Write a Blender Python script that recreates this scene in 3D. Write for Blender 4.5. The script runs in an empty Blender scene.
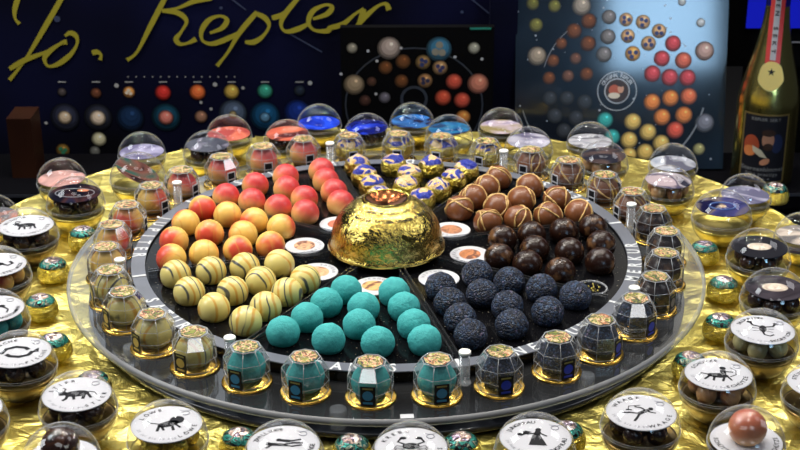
import bpy, bmesh, math, random
from mathutils import Vector, Matrix, noise
S = 0.22                      # metres per layout unit (radius of the praline tray)
R = math.radians
rnd = random.Random(7)
scn = bpy.context.scene
col = scn.collection
D = bpy.data

# ------------------------------------------------------------------ materials
def nodes(name):
    m = D.materials.new(name); m.use_nodes = True
    nt = m.node_tree
    for n in list(nt.nodes): nt.nodes.remove(n)
    out = nt.nodes.new('ShaderNodeOutputMaterial')
    return m, nt, out
def N(nt, t, **kw):
    n = nt.nodes.new(t)
    for k, v in kw.items():
        if hasattr(n, k): setattr(n, k, v)
    return n
def setin(n, **kw):
    for k, v in kw.items(): n.inputs[k.replace('_', ' ')].default_value = v
def rgba(c): return (c[0], c[1], c[2], 1)
def principled(nt, out, color=(.5,.5,.5), rough=.5, metal=0., coat=0., spec=.5, sheen=0., sss=0.):
    b = N(nt, 'ShaderNodeBsdfPrincipled')
    b.inputs['Base Color'].default_value = rgba(color)
    b.inputs['Roughness'].default_value = rough
    b.inputs['Metallic'].default_value = metal
    b.inputs['Coat Weight'].default_value = coat
    b.inputs['Coat Roughness'].default_value = .05
    b.inputs['Specular IOR Level'].default_value = spec
    nt.links.new(b.outputs[0], out.inputs[0])
    return b
def plain(name, color, rough=.5, metal=0., coat=0., spec=.5):
    m, nt, out = nodes(name); principled(nt, out, color, rough, metal, coat, spec); return m
def objcoord(nt, rand=True):
    """object coordinates in layout units; shifted per object so that copies differ"""
    tc = N(nt, 'ShaderNodeTexCoord')
    mp = N(nt, 'ShaderNodeVectorMath', operation='SCALE'); mp.inputs[3].default_value = 1/S
    nt.links.new(tc.outputs['Object'], mp.inputs[0])
    if not rand: return mp.outputs[0], mp.outputs[0]
    oi = N(nt, 'ShaderNodeObjectInfo')
    ad = N(nt, 'ShaderNodeVectorMath', operation='SCALE')
    cb = N(nt, 'ShaderNodeCombineXYZ')
    for i in range(3): nt.links.new(oi.outputs['Random'], cb.inputs[i])
    nt.links.new(cb.outputs[0], ad.inputs[0]); ad.inputs[3].default_value = 37.
    s = N(nt, 'ShaderNodeVectorMath', operation='ADD')
    nt.links.new(mp.outputs[0], s.inputs[0]); nt.links.new(ad.outputs[0], s.inputs[1])
    return mp.outputs[0], s.outputs[0]
def noise_tex(nt, vec, scale, detail=3., rough=.5, dist=0.):
    n = N(nt, 'ShaderNodeTexNoise'); setin(n, Scale=scale, Detail=detail, Roughness=rough, Distortion=dist)
    nt.links.new(vec, n.inputs['Vector']); return n.outputs['Fac']
def ramp(nt, fac, stops, interp='LINEAR'):
    r = N(nt, 'ShaderNodeValToRGB'); r.color_ramp.interpolation = interp
    e = r.color_ramp.elements
    while len(e) < len(stops): e.new(.5)
    for i, (p, c) in enumerate(stops): e[i].position = p; e[i].color = rgba(c)
    nt.links.new(fac, r.inputs[0]); return r.outputs[0]
def mixc(nt, fac, a, b):
    m = N(nt, 'ShaderNodeMix', data_type='RGBA')
    for sock, v in ((m.inputs[0], fac), (m.inputs[6], a), (m.inputs[7], b)):
        if isinstance(v, (int, float)): sock.default_value = v
        elif isinstance(v, tuple): sock.default_value = rgba(v)
        else: nt.links.new(v, sock)
    return m.outputs[2]
def math_(nt, op, a, b=None, c=None, clamp=False):
    m = N(nt, 'ShaderNodeMath', operation=op, use_clamp=clamp)
    for i, v in enumerate((a, b, c)):
        if v is None: continue
        if isinstance(v, (int, float)): m.inputs[i].default_value = v
        else: nt.links.new(v, m.inputs[i])
    return m.outputs[0]
def bump(nt, b, height, strength=.5, dist=.002):
    n = N(nt, 'ShaderNodeBump'); n.inputs['Strength'].default_value = strength; n.inputs['Distance'].default_value = dist
    nt.links.new(height, n.inputs['Height']); nt.links.new(n.outputs[0], b.inputs['Normal'])
def sep(nt, v):
    s = N(nt, 'ShaderNodeSeparateXYZ'); nt.links.new(v, s.inputs[0]); return s.outputs

def clear_plastic(name, tint=(.97,.97,.97), f0=.05, rough=.03, gain=1.0, haze=0., rim=0.):
    """a thin sheet of clear plastic: see-through, mirror-like at glancing angles"""
    m, nt, out = nodes(name)
    tr = N(nt, 'ShaderNodeBsdfTransparent'); tr.inputs[0].default_value = rgba(tint)
    gl = N(nt, 'ShaderNodeBsdfGlossy'); gl.inputs['Roughness'].default_value = rough
    lw = N(nt, 'ShaderNodeLayerWeight'); lw.inputs[0].default_value = .5
    p5 = math_(nt, 'POWER', lw.outputs['Facing'], 4.)
    ph = math_(nt, 'MULTIPLY', math_(nt, 'POWER', lw.outputs['Facing'], 5.), rim, clamp=True)
    f = math_(nt, 'MULTIPLY_ADD', p5, (1-f0)*gain, f0, clamp=True)
    mx = N(nt, 'ShaderNodeMixShader'); nt.links.new(f, mx.inputs[0])
    nt.links.new(tr.outputs[0], mx.inputs[1]); nt.links.new(gl.outputs[0], mx.inputs[2])
    res = mx.outputs[0]
    if haze:
        df = N(nt, 'ShaderNodeBsdfDiffuse'); df.inputs[0].default_value = (.8,.82,.85,1)
        m2 = N(nt, 'ShaderNodeMixShader'); m2.inputs[0].default_value = haze
        nt.links.new(res, m2.inputs[1]); nt.links.new(df.outputs[0], m2.inputs[2]); res = m2.outputs[0]
    if rim:      # pale tone put in for light refracted in the edge-on sheet
        df = N(nt, 'ShaderNodeBsdfDiffuse'); df.inputs[0].default_value = (.75,.77,.8,1)
        m3 = N(nt, 'ShaderNodeMixShader'); nt.links.new(ph, m3.inputs[0])
        nt.links.new(res, m3.inputs[1]); nt.links.new(df.outputs[0], m3.inputs[2]); res = m3.outputs[0]
    nt.links.new(res, out.inputs[0]); return m

M = {}
M['dome'] = clear_plastic('clear_dome_plastic', (.96,.96,.97), .05, .025, .75, 0., .35)
M['case'] = clear_plastic('clear_case_plastic', (.98,.98,.98), .10, .03, .8, .015, .22)
M['edge'] = clear_plastic('clear_plastic_edge', (.9,.91,.91), .12, .10, .7, .22)
M['case_edge'] = clear_plastic('clear_case_edge', (.95,.96,.96), .30, .10, .6, .34)  # whitish edge tone stands in for light refracted at the case edges
M['case_facet'] = clear_plastic('clear_case_bevel', (.97,.98,.98), .22, .05, .6, .02, .2)
M['acrylic'] = clear_plastic('acrylic_plate', (.80,.83,.86), .085, .04, .95, .02)
M['acrylic_edge'] = clear_plastic('acrylic_plate_edge', (.62,.62,.50), .05, .35, .25, .22)
M['white_card'] = plain('white_card', (.60,.60,.63), .4)
M['black_ink'] = plain('black_ink', (.006,.006,.009), .5, 0., 0., .2)
M['grey_ink'] = plain('grey_ink', (.25,.26,.3), .5)
M['ring_grey'] = plain('grey_printed_ring', (.13,.14,.17), .3)
M['ring_text'] = plain('light_lettering', (.62,.64,.66), .4)
M['pin_white'] = plain('white_cap', (.82,.82,.76), .4)
M['base_dark'] = plain('smoked_base', (.035,.038,.046), .12, 0., .0, .6)
M['gold_plain'] = plain('gold_metal', (.80,.50,.10), .22, 1.)
M['gold_tray'] = plain('gold_tray', (.62,.50,.12), .3, 1.)
M['dark_tray'] = plain('bronze_tray', (.20,.13,.04), .28, .9)
M['table'] = plain('black_cloth', (.002,.002,.003), .9, 0., 0., .03)
M['wall'] = plain('dark_wall', (.002,.002,.005), .9, 0., 0., .03)
M['floor'] = plain('dark_floor', (.02,.02,.022), .6)

def m_foil():
    m, nt, out = nodes('gold_foil'); b = principled(nt, out, (.78,.60,.10), .36, 1.)
    o, v = objcoord(nt, False)
    n1 = noise_tex(nt, v, 9., 4., .6, .8)
    vo = N(nt, 'ShaderNodeTexVoronoi', feature='DISTANCE_TO_EDGE'); setin(vo, Scale=6.); nt.links.new(v, vo.inputs['Vector'])
    h = math_(nt, 'ADD', n1, math_(nt, 'MULTIPLY', vo.outputs['Distance'], 1.2))
    bump(nt, b, h, .75, .006)
    nt.links.new(mixc(nt, noise_tex(nt, v, 2.5, 2.), (.80,.64,.13), (.92,.79,.27)), b.inputs['Base Color'])
    return m
M['foil'] = m_foil()

def m_floor_tray():
    m, nt, out = nodes('black_tray_floor'); b = principled(nt, out, (.004,.004,.005), .13, 0., 0., .10)
    o, v = objcoord(nt, False)
    n = noise_tex(nt, v, 95., 1., .5)
    f = ramp(nt, n, [(.0,(0,0,0)), (.70,(0,0,0)), (.76,(1,1,1))])
    nt.links.new(mixc(nt, f, (.004,.004,.005), (.20,.18,.14)), b.inputs['Base Color'])
    return m
M['divider'] = clear_plastic('divider_plastic', (.72,.74,.76), .06, .04, .7, .02)
M['tray_floor'] = m_floor_tray()

def m_mars():
    m, nt, out = nodes('red_blushed_chocolate'); b = principled(nt, out, (.7,.2,.1), .36)
    o, v = objcoord(nt); s = sep(nt, o)
    k = math_(nt, 'ADD', math_(nt, 'MULTIPLY', s[2], 12.), math_(nt, 'MULTIPLY', s[0], 5.))
    k = math_(nt, 'ADD', k, math_(nt, 'MULTIPLY', noise_tex(nt, v, 9., 3.), .75))
    nt.links.new(ramp(nt, k, [(.16,(.86,.52,.16)), (.50,(.82,.33,.13)), (.78,(.70,.11,.08)), (1.,(.56,.042,.045))]), b.inputs['Base Color'])
    bump(nt, b, noise_tex(nt, v, 120., 2.), .08, .0006)
    return m
def m_jupiter():
    m, nt, out = nodes('yellow_red_airbrushed_chocolate'); b = principled(nt, out, (.8,.5,.1), .36)
    o, v = objcoord(nt); s = sep(nt, o)
    k = math_(nt, 'ADD', math_(nt, 'MULTIPLY', s[0], 7.5), noise_tex(nt, v, 12., 2.))
    c = ramp(nt, k, [(.42,(.86,.55,.13)), (.62,(.86,.42,.10)), (.82,(.72,.09,.045)), (1.,(.66,.07,.04))])
    w = math_(nt, 'ADD', math_(nt, 'MULTIPLY', s[1], 24.), math_(nt, 'MULTIPLY', noise_tex(nt, v, 8., 1.), 1.1))
    w = math_(nt, 'PINGPONG', w, .8)
    f = ramp(nt, w, [(0.,(.55,.55,.55)), (.10,(0,0,0))])
    nt.links.new(mixc(nt, f, c, (.72,.30,.05)), b.inputs['Base Color'])
    return m
def m_saturn():
    m, nt, out = nodes('striped_cream_chocolate'); b = principled(nt, out, (.8,.7,.3), .3)
    o, v = objcoord(nt); s = sep(nt, o)
    x = math_(nt, 'ADD', s[0], math_(nt, 'MULTIPLY', noise_tex(nt, v, 8., 1.), .05))
    fr = math_(nt, 'FRACT', math_(nt, 'ADD', math_(nt, 'MULTIPLY', x, 19.), 3.))
    keep = ramp(nt, noise_tex(nt, v, 5., 0.), [(.40,(0,0,0)), (.46,(1,1,1))])
    lo = ramp(nt, fr, [(0.,(0,0,0)), (.04,(1,1,1)), (.16,(1,1,1)), (.24,(0,0,0))])
    ld = math_(nt, 'MULTIPLY', ramp(nt, fr, [(0.,(0,0,0)), (.60,(0,0,0)), (.63,(1,1,1)), (.71,(1,1,1)), (.74,(0,0,0))]), keep)
    base = mixc(nt, noise_tex(nt, v, 7., 2.), (.70,.57,.16), (.77,.68,.28))
    c = mixc(nt, lo, base, (.64,.36,.06)); c = mixc(nt, ld, c, (.09,.09,.08))
    nt.links.new(c, b.inputs['Base Color']); return m
def m_uranus():
    m, nt, out = nodes('turquoise_dusted_chocolate'); b = principled(nt, out, (.03,.42,.45), .75)
    o, v = objcoord(nt)
    nt.links.new(mixc(nt, noise_tex(nt, v, 30., 4., .7), (.016,.26,.27), (.075,.55,.53)), b.inputs['Base Color'])
    bump(nt, b, noise_tex(nt, v, 60., 4., .7), .5, .003); return m
def m_neptun():
    m, nt, out = nodes('dark_blue_sugar_chocolate'); b = principled(nt, out, (.02,.03,.07), .45)
    o, v = objcoord(nt)
    vo = N(nt, 'ShaderNodeTexVoronoi'); setin(vo, Scale=140., Randomness=1.); nt.links.new(v, vo.inputs['Vector'])
    cc = sep(nt, vo.outputs['Color'])
    c = ramp(nt, cc[0], [(0.,(.002,.003,.009)), (.5,(.005,.010,.028)), (.78,(.013,.034,.09)), (.95,(.05,.10,.18)), (1.,(.18,.13,.22))])
    nt.links.new(c, b.inputs['Base Color'])
    bump(nt, b, math_(nt, 'ADD', math_(nt, 'SUBTRACT', 1., vo.outputs['Distance']), noise_tex(nt, v, 75., 4., .8)), .75, .0022); return m
def m_merkur():
    m, nt, out = nodes('dark_shimmer_chocolate'); b = principled(nt, out, (.03,.012,.006), .27, 0., 0., .4)
    o, v = objcoord(nt)
    f = ramp(nt, noise_tex(nt, v, 20., 2.), [(0.,(0,0,0)), (.56,(0,0,0)), (.70,(1,1,1))])
    nt.links.new(mixc(nt, f, (.020,.007,.004), (.15,.07,.028)), b.inputs['Base Color']); return m
def m_venus():
    m, nt, out = nodes('milk_chocolate'); b = principled(nt, out, (.19,.065,.022), .33)
    o, v = objcoord(nt)
    nt.links.new(mixc(nt, noise_tex(nt, v, 14., 3.), (.15,.045,.014), (.25,.09,.032)), b.inputs['Base Color']); return m
def m_erde():
    m, nt, out = nodes('printed_gold_foil'); b = principled(nt, out, (.7,.5,.1), .28, 1.)
    o, v = objcoord(nt); s = sep(nt, o)
    n = noise_tex(nt, v, 16., 1.5, .5, .6)
    c = ramp(nt, n, [(0.,(.015,.03,.32)), (.46,(.02,.045,.42)), (.49,(.80,.52,.22)), (.56,(.80,.60,.34)), (.62,(.02,.04,.35))], 'CONSTANT')
    msk = math_(nt, 'ADD', s[2], math_(nt, 'MULTIPLY', noise_tex(nt, v, 12., 2.), .03))
    f = ramp(nt, msk, [(.046,(0,0,0)), (.049,(1,1,1))])
    nt.links.new(mixc(nt, f, (.66,.52,.10), c), b.inputs['Base Color'])
    nt.links.new(math_(nt, 'SUBTRACT', 1., f), b.inputs['Metallic'])
    bump(nt, b, noise_tex(nt, v, 34., 3., .6, .5), .9, .006); return m
for nm, f in dict(mars=m_mars, jupiter=m_jupiter, saturn=m_saturn, uranus=m_uranus, neptun=m_neptun, merkur=m_merkur, venus=m_venus, erde=m_erde).items():
    M[nm] = f()
M['drizzle'] = plain('pale_gold_drizzle', (.66,.42,.15), .35)

def m_patch(name, cols, scale=30., rough=.3, metal=0., interp='CONSTANT', coat=.3, bumps=0.):
    m, nt, out = nodes(name); b = principled(nt, out, cols[0], rough, metal, coat)
    o, v = objcoord(nt)
    n = noise_tex(nt, v, scale, 2., .5, 1.2)
    k = len(cols)
    nt.links.new(ramp(nt, n, [(.30+.40*i/k, c) for i, c in enumerate(cols)], interp), b.inputs['Base Color'])
    if bumps: bump(nt, b, noise_tex(nt, v, 42., 4., .65), bumps, .009)
    return m
M['case_print'] = m_patch('printed_case_lid', [(.02,.02,.02), (.20,.24,.02), (.02,.02,.02), (.50,.16,.06), (.66,.52,.34), (.30,.32,.03), (.02,.02,.02), (.25,.2,.03)], 34., .45, 0., 'CONSTANT', 0.)
M['bonbon_gold'] = m_patch('crinkled_gold_wrap', [(.42,.32,.04), (.80,.66,.16), (.50,.39,.05)], 22., .25, 1., 'LINEAR', 0., 1.)  # darker tones painted in for the shade of the creases
M['bonbon_teal'] = m_patch('teal_printed_wrap', [(.008,.01,.012), (.01,.13,.11), (.03,.28,.22), (.008,.012,.015), (.25,.28,.18), (.01,.10,.09)], 30., .25, .4, 'CONSTANT', .2, .3)
M['bonbon_seal'] = m_patch('holographic_seal', [(.85,.85,.85), (.40,.30,.42), (.05,.05,.06), (.80,.55,.45), (.9,.9,.9)], 26., .15, .7, 'LINEAR', 0., .4)

# ------------------------------------------------------------------ mesh builder
class MB:
    def __init__(s): s.v = []; s.f = []; s.mi = []; s.sm = []
    def add(s, vs, fs, mi=0, smooth=True, mat=None):
        o = len(s.v)
        s.v += [(mat @ Vector(p)) if mat else Vector(p) for p in vs]
        for f in fs: s.f.append([i+o for i in f]); s.mi.append(mi); s.sm.append(smooth)
        return s
    def lathe(s, prof, n=32, mi=0, smooth=True, mat=None, off=0.):
        vs, fs = [], []
        for r, z in prof:
            for i in range(n):
                a = 2*math.pi*i/n+off; vs.append((r*math.cos(a), r*math.sin(a), z))
        for j in range(len(prof)-1):
            for i in range(n):
                k = (i+1) % n; fs.append((j*n+i, j*n+k, (j+1)*n+k, (j+1)*n+i))
        return s.add(vs, fs, mi, smooth, mat)
    def solid(s, prof, n=32, mi=0, smooth=True, mat=None, off=0.):
        """lathe with both ends closed by flat fans"""
        s.lathe(prof, n, mi, smooth, mat, off)
        for (r, z), flip in ((prof[0], True), (prof[-1], False)):
            if r < 1e-6: continue
            idx = list(range(n))
            s.add([(r*math.cos(2*math.pi*i/n+off), r*math.sin(2*math.pi*i/n+off), z) for i in range(n)], [idx[::-1] if flip else idx], mi, False, mat)
        return s
    def box(s, c, d, mi=0, mat=None):
        x, y, z = d[0]/2, d[1]/2, d[2]/2
        vs = [(c[0]+a*x, c[1]+b*y, c[2]+e*z) for a in (-1,1) for b in (-1,1) for e in (-1,1)]
        return s.add(vs, [(0,1,3,2), (4,6,7,5), (0,4,5,1), (2,3,7,6), (0,2,6,4), (1,5,7,3)], mi, False, mat)
    def tube(s, pts, r, n=6, mi=0, closed=False, mat=None):
        pts = [Vector(p) for p in pts]; m = len(pts); vs, fs = [], []
        for i, p in enumerate(pts):
            a = pts[(i-1) % m] if (closed or i) else p
            b = pts[(i+1) % m] if (closed or i < m-1) else p
            t = (b-a).normalized(); u = t.cross(Vector((.13,.31,.94)))
            u.normalize(); w = t.cross(u)
            rr = r[i] if isinstance(r, (list, tuple)) else r
            for k in range(n):
                q = 2*math.pi*k/n; vs.append(p+(u*math.cos(q)+w*math.sin(q))*rr)
        for i in range(m if closed else m-1):
            j = (i+1) % m
            for k in range(n):
                l = (k+1) % n; fs.append((i*n+k, i*n+l, j*n+l, j*n+k))
        if not closed: fs += [tuple(range(n))[::-1], tuple((m-1)*n+k for k in range(n))]
        return s.add(vs, fs, mi, True, mat)
    def disc(s, r, z=0., n=24, mi=0, c=(0,0), mat=None, sx=1., sy=1.):
        return s.add([(c[0]+sx*r*math.cos(2*math.pi*i/n), c[1]+sy*r*math.sin(2*math.pi*i/n), z) for i in range(n)], [tuple(range(n))], mi, False, mat)
    def ball(s, r, n=20, m=12, mi=0, c=(0,0,0), zs=1., cut=None, mat=None):
        prof = []
        for j in range(m+1):
            a = -math.pi/2+math.pi*j/m; z = r*math.sin(a)
            if cut is not None and z < cut: continue
            prof.append((max(r*math.cos(a), 1e-5), z))
        if cut is not None: prof = [(1e-5, cut), (math.sqrt(r*r-cut*cut)*.97, cut), (math.sqrt(r*r-cut*cut), cut+.02*r)]+prof
        t = Matrix.Translation(c) @ Matrix.Diagonal((1,1,zs,1))
        return s.lathe(prof, n, mi, True, (mat @ t) if mat else t)
    def poly(s, pts, z=0., mi=0, mat=None):
        """flat filled outline (may be concave)"""
        from mathutils.geometry import tessellate_polygon
        vs = [Vector((p[0], p[1], z)) for p in pts]
        return s.add(vs, [tuple(t) for t in tessellate_polygon([vs])], mi, False, mat)
    def prism(s, pts, z0, z1, mi=0, mat=None):
        from mathutils.geometry import tessellate_polygon
        a = [Vector((p[0], p[1], z0)) for p in pts]; b = [Vector((p[0], p[1], z1)) for p in pts]
        t = tessellate_polygon([a]); n = len(pts)
        s.add(b, [tuple(x) for x in t], mi, False, mat); s.add(a, [tuple(x)[::-1] for x in t], mi, False, mat)
        return s.add(a+b, [(i, (i+1) % n, n+(i+1) % n, n+i) for i in range(n)], mi, False, mat)
    def build(s, name, mats, parent=None):
        me = D.meshes.new(name)
        me.from_pydata([tuple(p*S) for p in s.v], [], s.f)
        if not isinstance(mats, (list, tuple)): mats = [mats]
        for m in mats: me.materials.append(m)
        me.polygons.foreach_set('material_index', s.mi)
        me.polygons.foreach_set('use_smooth', s.sm)
        bm = bmesh.new(); bm.from_mesh(me)
        bmesh.ops.remove_doubles(bm, verts=bm.verts, dist=1e-6)
        bmesh.ops.recalc_face_normals(bm, faces=bm.faces)
        bm.to_mesh(me); bm.free(); me.update()
        o = D.objects.new(name, me); col.objects.link(o)
        if parent: o.parent = parent
        return o

def tag(o, label=None, cat=None, group=None, kind=None):
    if label: o['label'] = label
    if cat: o['category'] = cat
    if group: o['group'] = group
    if kind: o['kind'] = kind
    return o
def empty(name, loc=(0,0,0), rz=0.):
    o = D.objects.new(name, None); col.objects.link(o)
    o.empty_display_size = .01
    o.location = Vector(loc)*S; o.rotation_euler = (0, 0, rz); return o
def put(o, x, y, z, rz=0., rx=0., ry=0.):
    o.location = Vector((x, y, z))*S; o.rotation_euler = (rx, ry, rz); return o
def kids(o): return [c for c in D.objects if c.parent == o]
TREE = {}
def copy_tree(o, parent=None):
    c = o.copy(); col.objects.link(c)
    if parent: c.parent = parent
    for ch in TREE.get(o.name) or TREE.setdefault(o.name, kids(o)): copy_tree(ch, c)
    return c

# lettering: outlines of the built-in font, cached per character
GL = {}
def glyphs(chars):
    tmp = {}
    for ch in chars:
        if ch in GL or ch == ' ': continue
        cu = D.curves.new('glyph', 'FONT'); cu.body = ch; cu.size = 1.; cu.resolution_u = 3; cu.offset = .022
        o = D.objects.new('glyph', cu); col.objects.link(o); tmp[ch] = o
    dg = bpy.context.evaluated_depsgraph_get(); dg.update()
    for ch, o in tmp.items():
        me = o.evaluated_get(dg).to_mesh()
        vs = [tuple(v.co) for v in me.vertices]; fs = [tuple(p.vertices) for p in me.polygons]
        o.evaluated_get(dg).to_mesh_clear()
        x0 = min([v[0] for v in vs] or [0]); x1 = max([v[0] for v in vs] or [.3])
        GL[ch] = ([(v[0]-(x0+x1)/2, v[1], 0.) for v in vs], fs, x1-x0)
    for o in tmp.values():
        cu = o.data; D.objects.remove(o); D.curves.remove(cu)
glyphs('ABCDEFGHIJKLMNOPQRSTUVWXYZÜÖÄabcdefghijklmnopqrstuvwxyzöüä0123456789.-')
def arc_text(mb, text, r, ang, step, size, z, mi=0, inward=False, bold=1.0):
    """letters along an arc round the origin, upright for someone outside the circle (or inside)"""
    n = len(text)
    for i, ch in enumerate(text):
        if ch == ' ': continue
        vs, fs, w = GL[ch]
        a = ang+(i-(n-1)/2)*step*(1 if not inward else -1)
        rot = a+math.pi/2 if not inward else a-math.pi/2
        t = Matrix.Translation((r*math.cos(a), r*math.sin(a), z)) @ Matrix.Rotation(rot, 4, 'Z') @ Matrix.Translation((0, -.35*size, 0)) @ Matrix.Diagonal((size*bold, size, 1, 1))
        mb.add(vs, fs, mi, False, t)
def line_text(mb, text, x, y, size, mat=None, mi=0, gap=.12):
    ws = [(.3 if c == ' ' else GL[c][2])+gap for c in text]; X = x-sum(ws)*size/2
    for ch, w in zip(text, ws):
        if ch != ' ':
            vs, fs, _ = GL[ch]
            t = Matrix.Translation((X+w*size/2, y, 0)) @ Matrix.Diagonal((size, size, 1, 1))
            mb.add(vs, fs, mi, False, (mat @ t) if mat else t)
        X += w*size

# ------------------------------------------------------------------ camera (layout units) and helper for far panels
CAM = Vector((0.0718535, -5.5587139, 2.5027807))
cr = Vector((0.99999533, 0.00171497, -0.00253052)); cu_ = Vector((0.0016453, 0.39572552, 0.91836736)); cf = Vector((-0.00257637, 0.91836723, -0.39572085))
cd = D.cameras.new('camera'); cam = D.objects.new('camera', cd); col.objects.link(cam)
mw = Matrix((cr, cu_, -cf)).transposed().to_4x4(); mw.translation = CAM*S
cam.matrix_world = mw
cd.sensor_width = 36.; cd.lens = 1454.35/800*36.; cd.clip_start = .02; cd.clip_end = 60.
cd.dof.use_dof = True; cd.dof.focus_distance = 5.55*S; cd.dof.aperture_fstop = cd.lens*.001/.0038
scn.camera = cam
def at(px, py, Y):
    d = cf*1454.35+cr*(px-400)-cu_*(py-225)
    return CAM+d*((Y-CAM.y)/d.y)

# ------------------------------------------------------------------ setting
ZT = -.21                    # black table top
ZF = -.17                    # gold foil board
def structure(name, mb, m): return tag(mb.build(name, m), kind='structure')
structure('floor', MB().box((0, 4, -4.2), (40, 40, .1)), M['floor'])
structure('wall_back', MB().box((0, 18., 4), (40, .2, 16.2)), M['wall'])
tb = empty('display_table', (0, 0, ZT))
MB().solid([(2.06, -.10), (2.09, -.08), (2.09, -.004), (2.085, 0)], 128).build('table_top', M['table'], tb)
MB().solid([(.9, -3.94), (.9, -3.86), (.25, -3.8), (.22, -.101)], 48).build('leg', M['table'], tb)
tag(tb, 'round black display table carrying the foil and the tiered stand', 'table')
ZC = at(30, 194, 2.2).z      # lower counter behind the table
ct = empty('back_counter', (0, 2.53, ZC))
MB().box((0, 0, -.05), (9., .66, .10)).build('counter_top', M['table'], ct)
MB().box((0, -.3325, -.012), (9., .004, .018)).build('edge_highlight', plain('counter_edge_highlight', (.05,.055,.07), .3, .5), ct)  # pale strip painted in for the highlight along the counter's front edge
MB().box((0, .02, (-.101-4.15-ZC)/2-.0), (8.6, .58, 4.15+ZC-.101)).build('counter_body', M['table'], ct)
tag(ct, 'long black counter behind the table carrying the charts, boards and bottle', 'counter')
# crinkled gold foil over a round board
def foil_h(x, y):
    v = Vector((x*2.1, y*2.1, .3))
    a = abs(noise.noise(v)); b = abs(noise.noise(v*2.3+Vector((5, 2, 0)))); c = abs(noise.noise(v*5.1+Vector((1, 7, 0))))
    return -.022*a-.014*b-.007*c
fb = MB(); n = 128; g = 2.03; ids = {}
vs, fs = [], []
def inside(i, j): return math.hypot(-g+2*g*i/n, -g+2*g*j/n) <= g-.012
for i in range(n+1):
    for j in range(n+1):
        if inside(i, j):
            x, y = -g+2*g*i/n+rnd.uniform(-.009,.009), -g+2*g*j/n+rnd.uniform(-.009,.009)
            ids[i, j] = len(vs); vs.append((x, y, foil_h(x, y)))
for i in range(n):
    for j in range(n):
        q = [(i, j), (i+1, j), (i+1, j+1), (i, j+1)]
        if all(k in ids for k in q):
            q = [ids[k] for k in q]
            fs += [(q[0], q[1], q[2]), (q[0], q[2], q[3])] if (i+j) % 2 else [(q[0], q[1], q[3]), (q[1], q[2], q[3])]
fb.add(vs, fs, 0, False)
skirt = []
for k in range(160):
    a = 2*math.pi*k/160; skirt.append(a)
def rim_r(a): return g-.03+.02*noise.noise(Vector((math.cos(a)*6, math.sin(a)*6, 2)))
vs = [((g-.06)*math.cos(a), (g-.06)*math.sin(a), -.030) for a in skirt]+[((rim_r(a)+.02)*math.cos(a), (rim_r(a)+.02)*math.sin(a), -.012+.010*noise.noise(Vector((math.cos(a)*9, math.sin(a)*9, 5)))) for a in skirt]+[((rim_r(a)+.035)*math.cos(a), (rim_r(a)+.035)*math.sin(a), ZT-ZF+.001) for a in skirt]
m_ = 160
fb.add(vs, [(r*m_+k, r*m_+(k+1) % m_, (r+1)*m_+(k+1) % m_, (r+1)*m_+k) for r in range(2) for k in range(m_)], 0, False)
fo = fb.build('gold_foil_sheet', M['foil']); put(fo, 0, 0, ZF)
tag(fo, 'crinkled gold foil sheet spread over the round board under the tiered stand', 'foil')

# ------------------------------------------------------------------ tiered stand
st = empty('tiered_stand', (0, 0, ZF))
def P(mb, name, m, par=st):
    o = mb.build(name, m, par); o.location = Vector((0, 0, -ZF))*S; return o
tag(st, 'round tiered stand with black eight-sector tray, grey planet-name ring and clear plate', 'display stand')
ZL = -.045                   # top of the clear lower plate
P(MB().solid([(1.235, -.168), (1.24, -.164), (1.24, -.148), (1.235, -.144)], 128), 'base_plate', M['base_dark'])
lp = P(MB().lathe([(1e-4, ZL), (1.0, ZL), (1.305, ZL)], 160, 0, False).lathe([(1.305, ZL), (1.318, ZL-.008)], 160, 1).lathe([(1.318, ZL-.008), (1.318, ZL-.022), (1.305, ZL-.026)], 160, 1), 'lower_plate', [M['acrylic'], M['acrylic_edge']])
for k in range(8):
    a = R(37.5+45*k); P(MB().solid([(.03, -.1435), (.03, ZL-.0262)], 20, mat=Matrix.Translation((1.2*math.cos(a), 1.2*math.sin(a), 0))), 'spacer', M['edge'])
P(MB().solid([(1.0, -.036), (1.0, -.0105)], 128), 'tray_floor', M['tray_floor'])
P(MB().lathe([(1.0005, -.004), (1.0005, 0), (1.0565, 0), (1.0565, -.004), (1.0005, -.004)], 160, 0, False), 'name_ring', M['ring_grey'])
P(MB().lathe([(1.0005, -.0435), (1.0005, -.0045), (1.0555, -.0045), (1.0555, -.0435), (1.0005, -.0435)], 160, 0, False), 'ring_wall', M['tray_floor'])
for k in range(8):
    a = R(15+45*k)
    t = Matrix.Rotation(a, 4, 'Z')
    mb = MB()
    for s_ in (-1, 1): mb.box((.62, s_*.010, .006), (.74, .006, .030), 0, t)
    P(mb, 'divider', M['divider'])
    P(MB().box((1.0285, 0, .0012), (.055, .014, .002), 0, t), 'ring_mark', M['ring_text'])
    P(MB().solid([(.024, -.044), (.024, -.036), (.0195, -.033), (.0195, .0735)], 20, 0, mat=Matrix.Translation((1.1*math.cos(a), 1.1*math.sin(a), 0))), 'pin', M['edge'])
    P(MB().solid([(.021, .074), (.022, .076), (.022, .082), (.021, .085)], 20, 0, mat=Matrix.Translation((1.1*math.cos(a), 1.1*math.sin(a), 0))), 'pin_cap', M['pin_white'])
SECT = [('venus', 15), ('erde', 60), ('mars', 105), ('jupiter', 150), ('saturn', 195), ('uranus', 240), ('neptun', 285), ('merkur', 330)]
for nm, a0 in SECT:
    mb = MB(); w = nm.upper()
    arc_text(mb, w, 1.028, R(a0+22.5), R(3.7), .076, .0012, 0, False, .80)
    P(mb, 'lettering', M['ring_text'])
P(MB().solid([(.205, -.0105), (.205, .012)], 64), 'dome_pedestal', M['table'])

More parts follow.
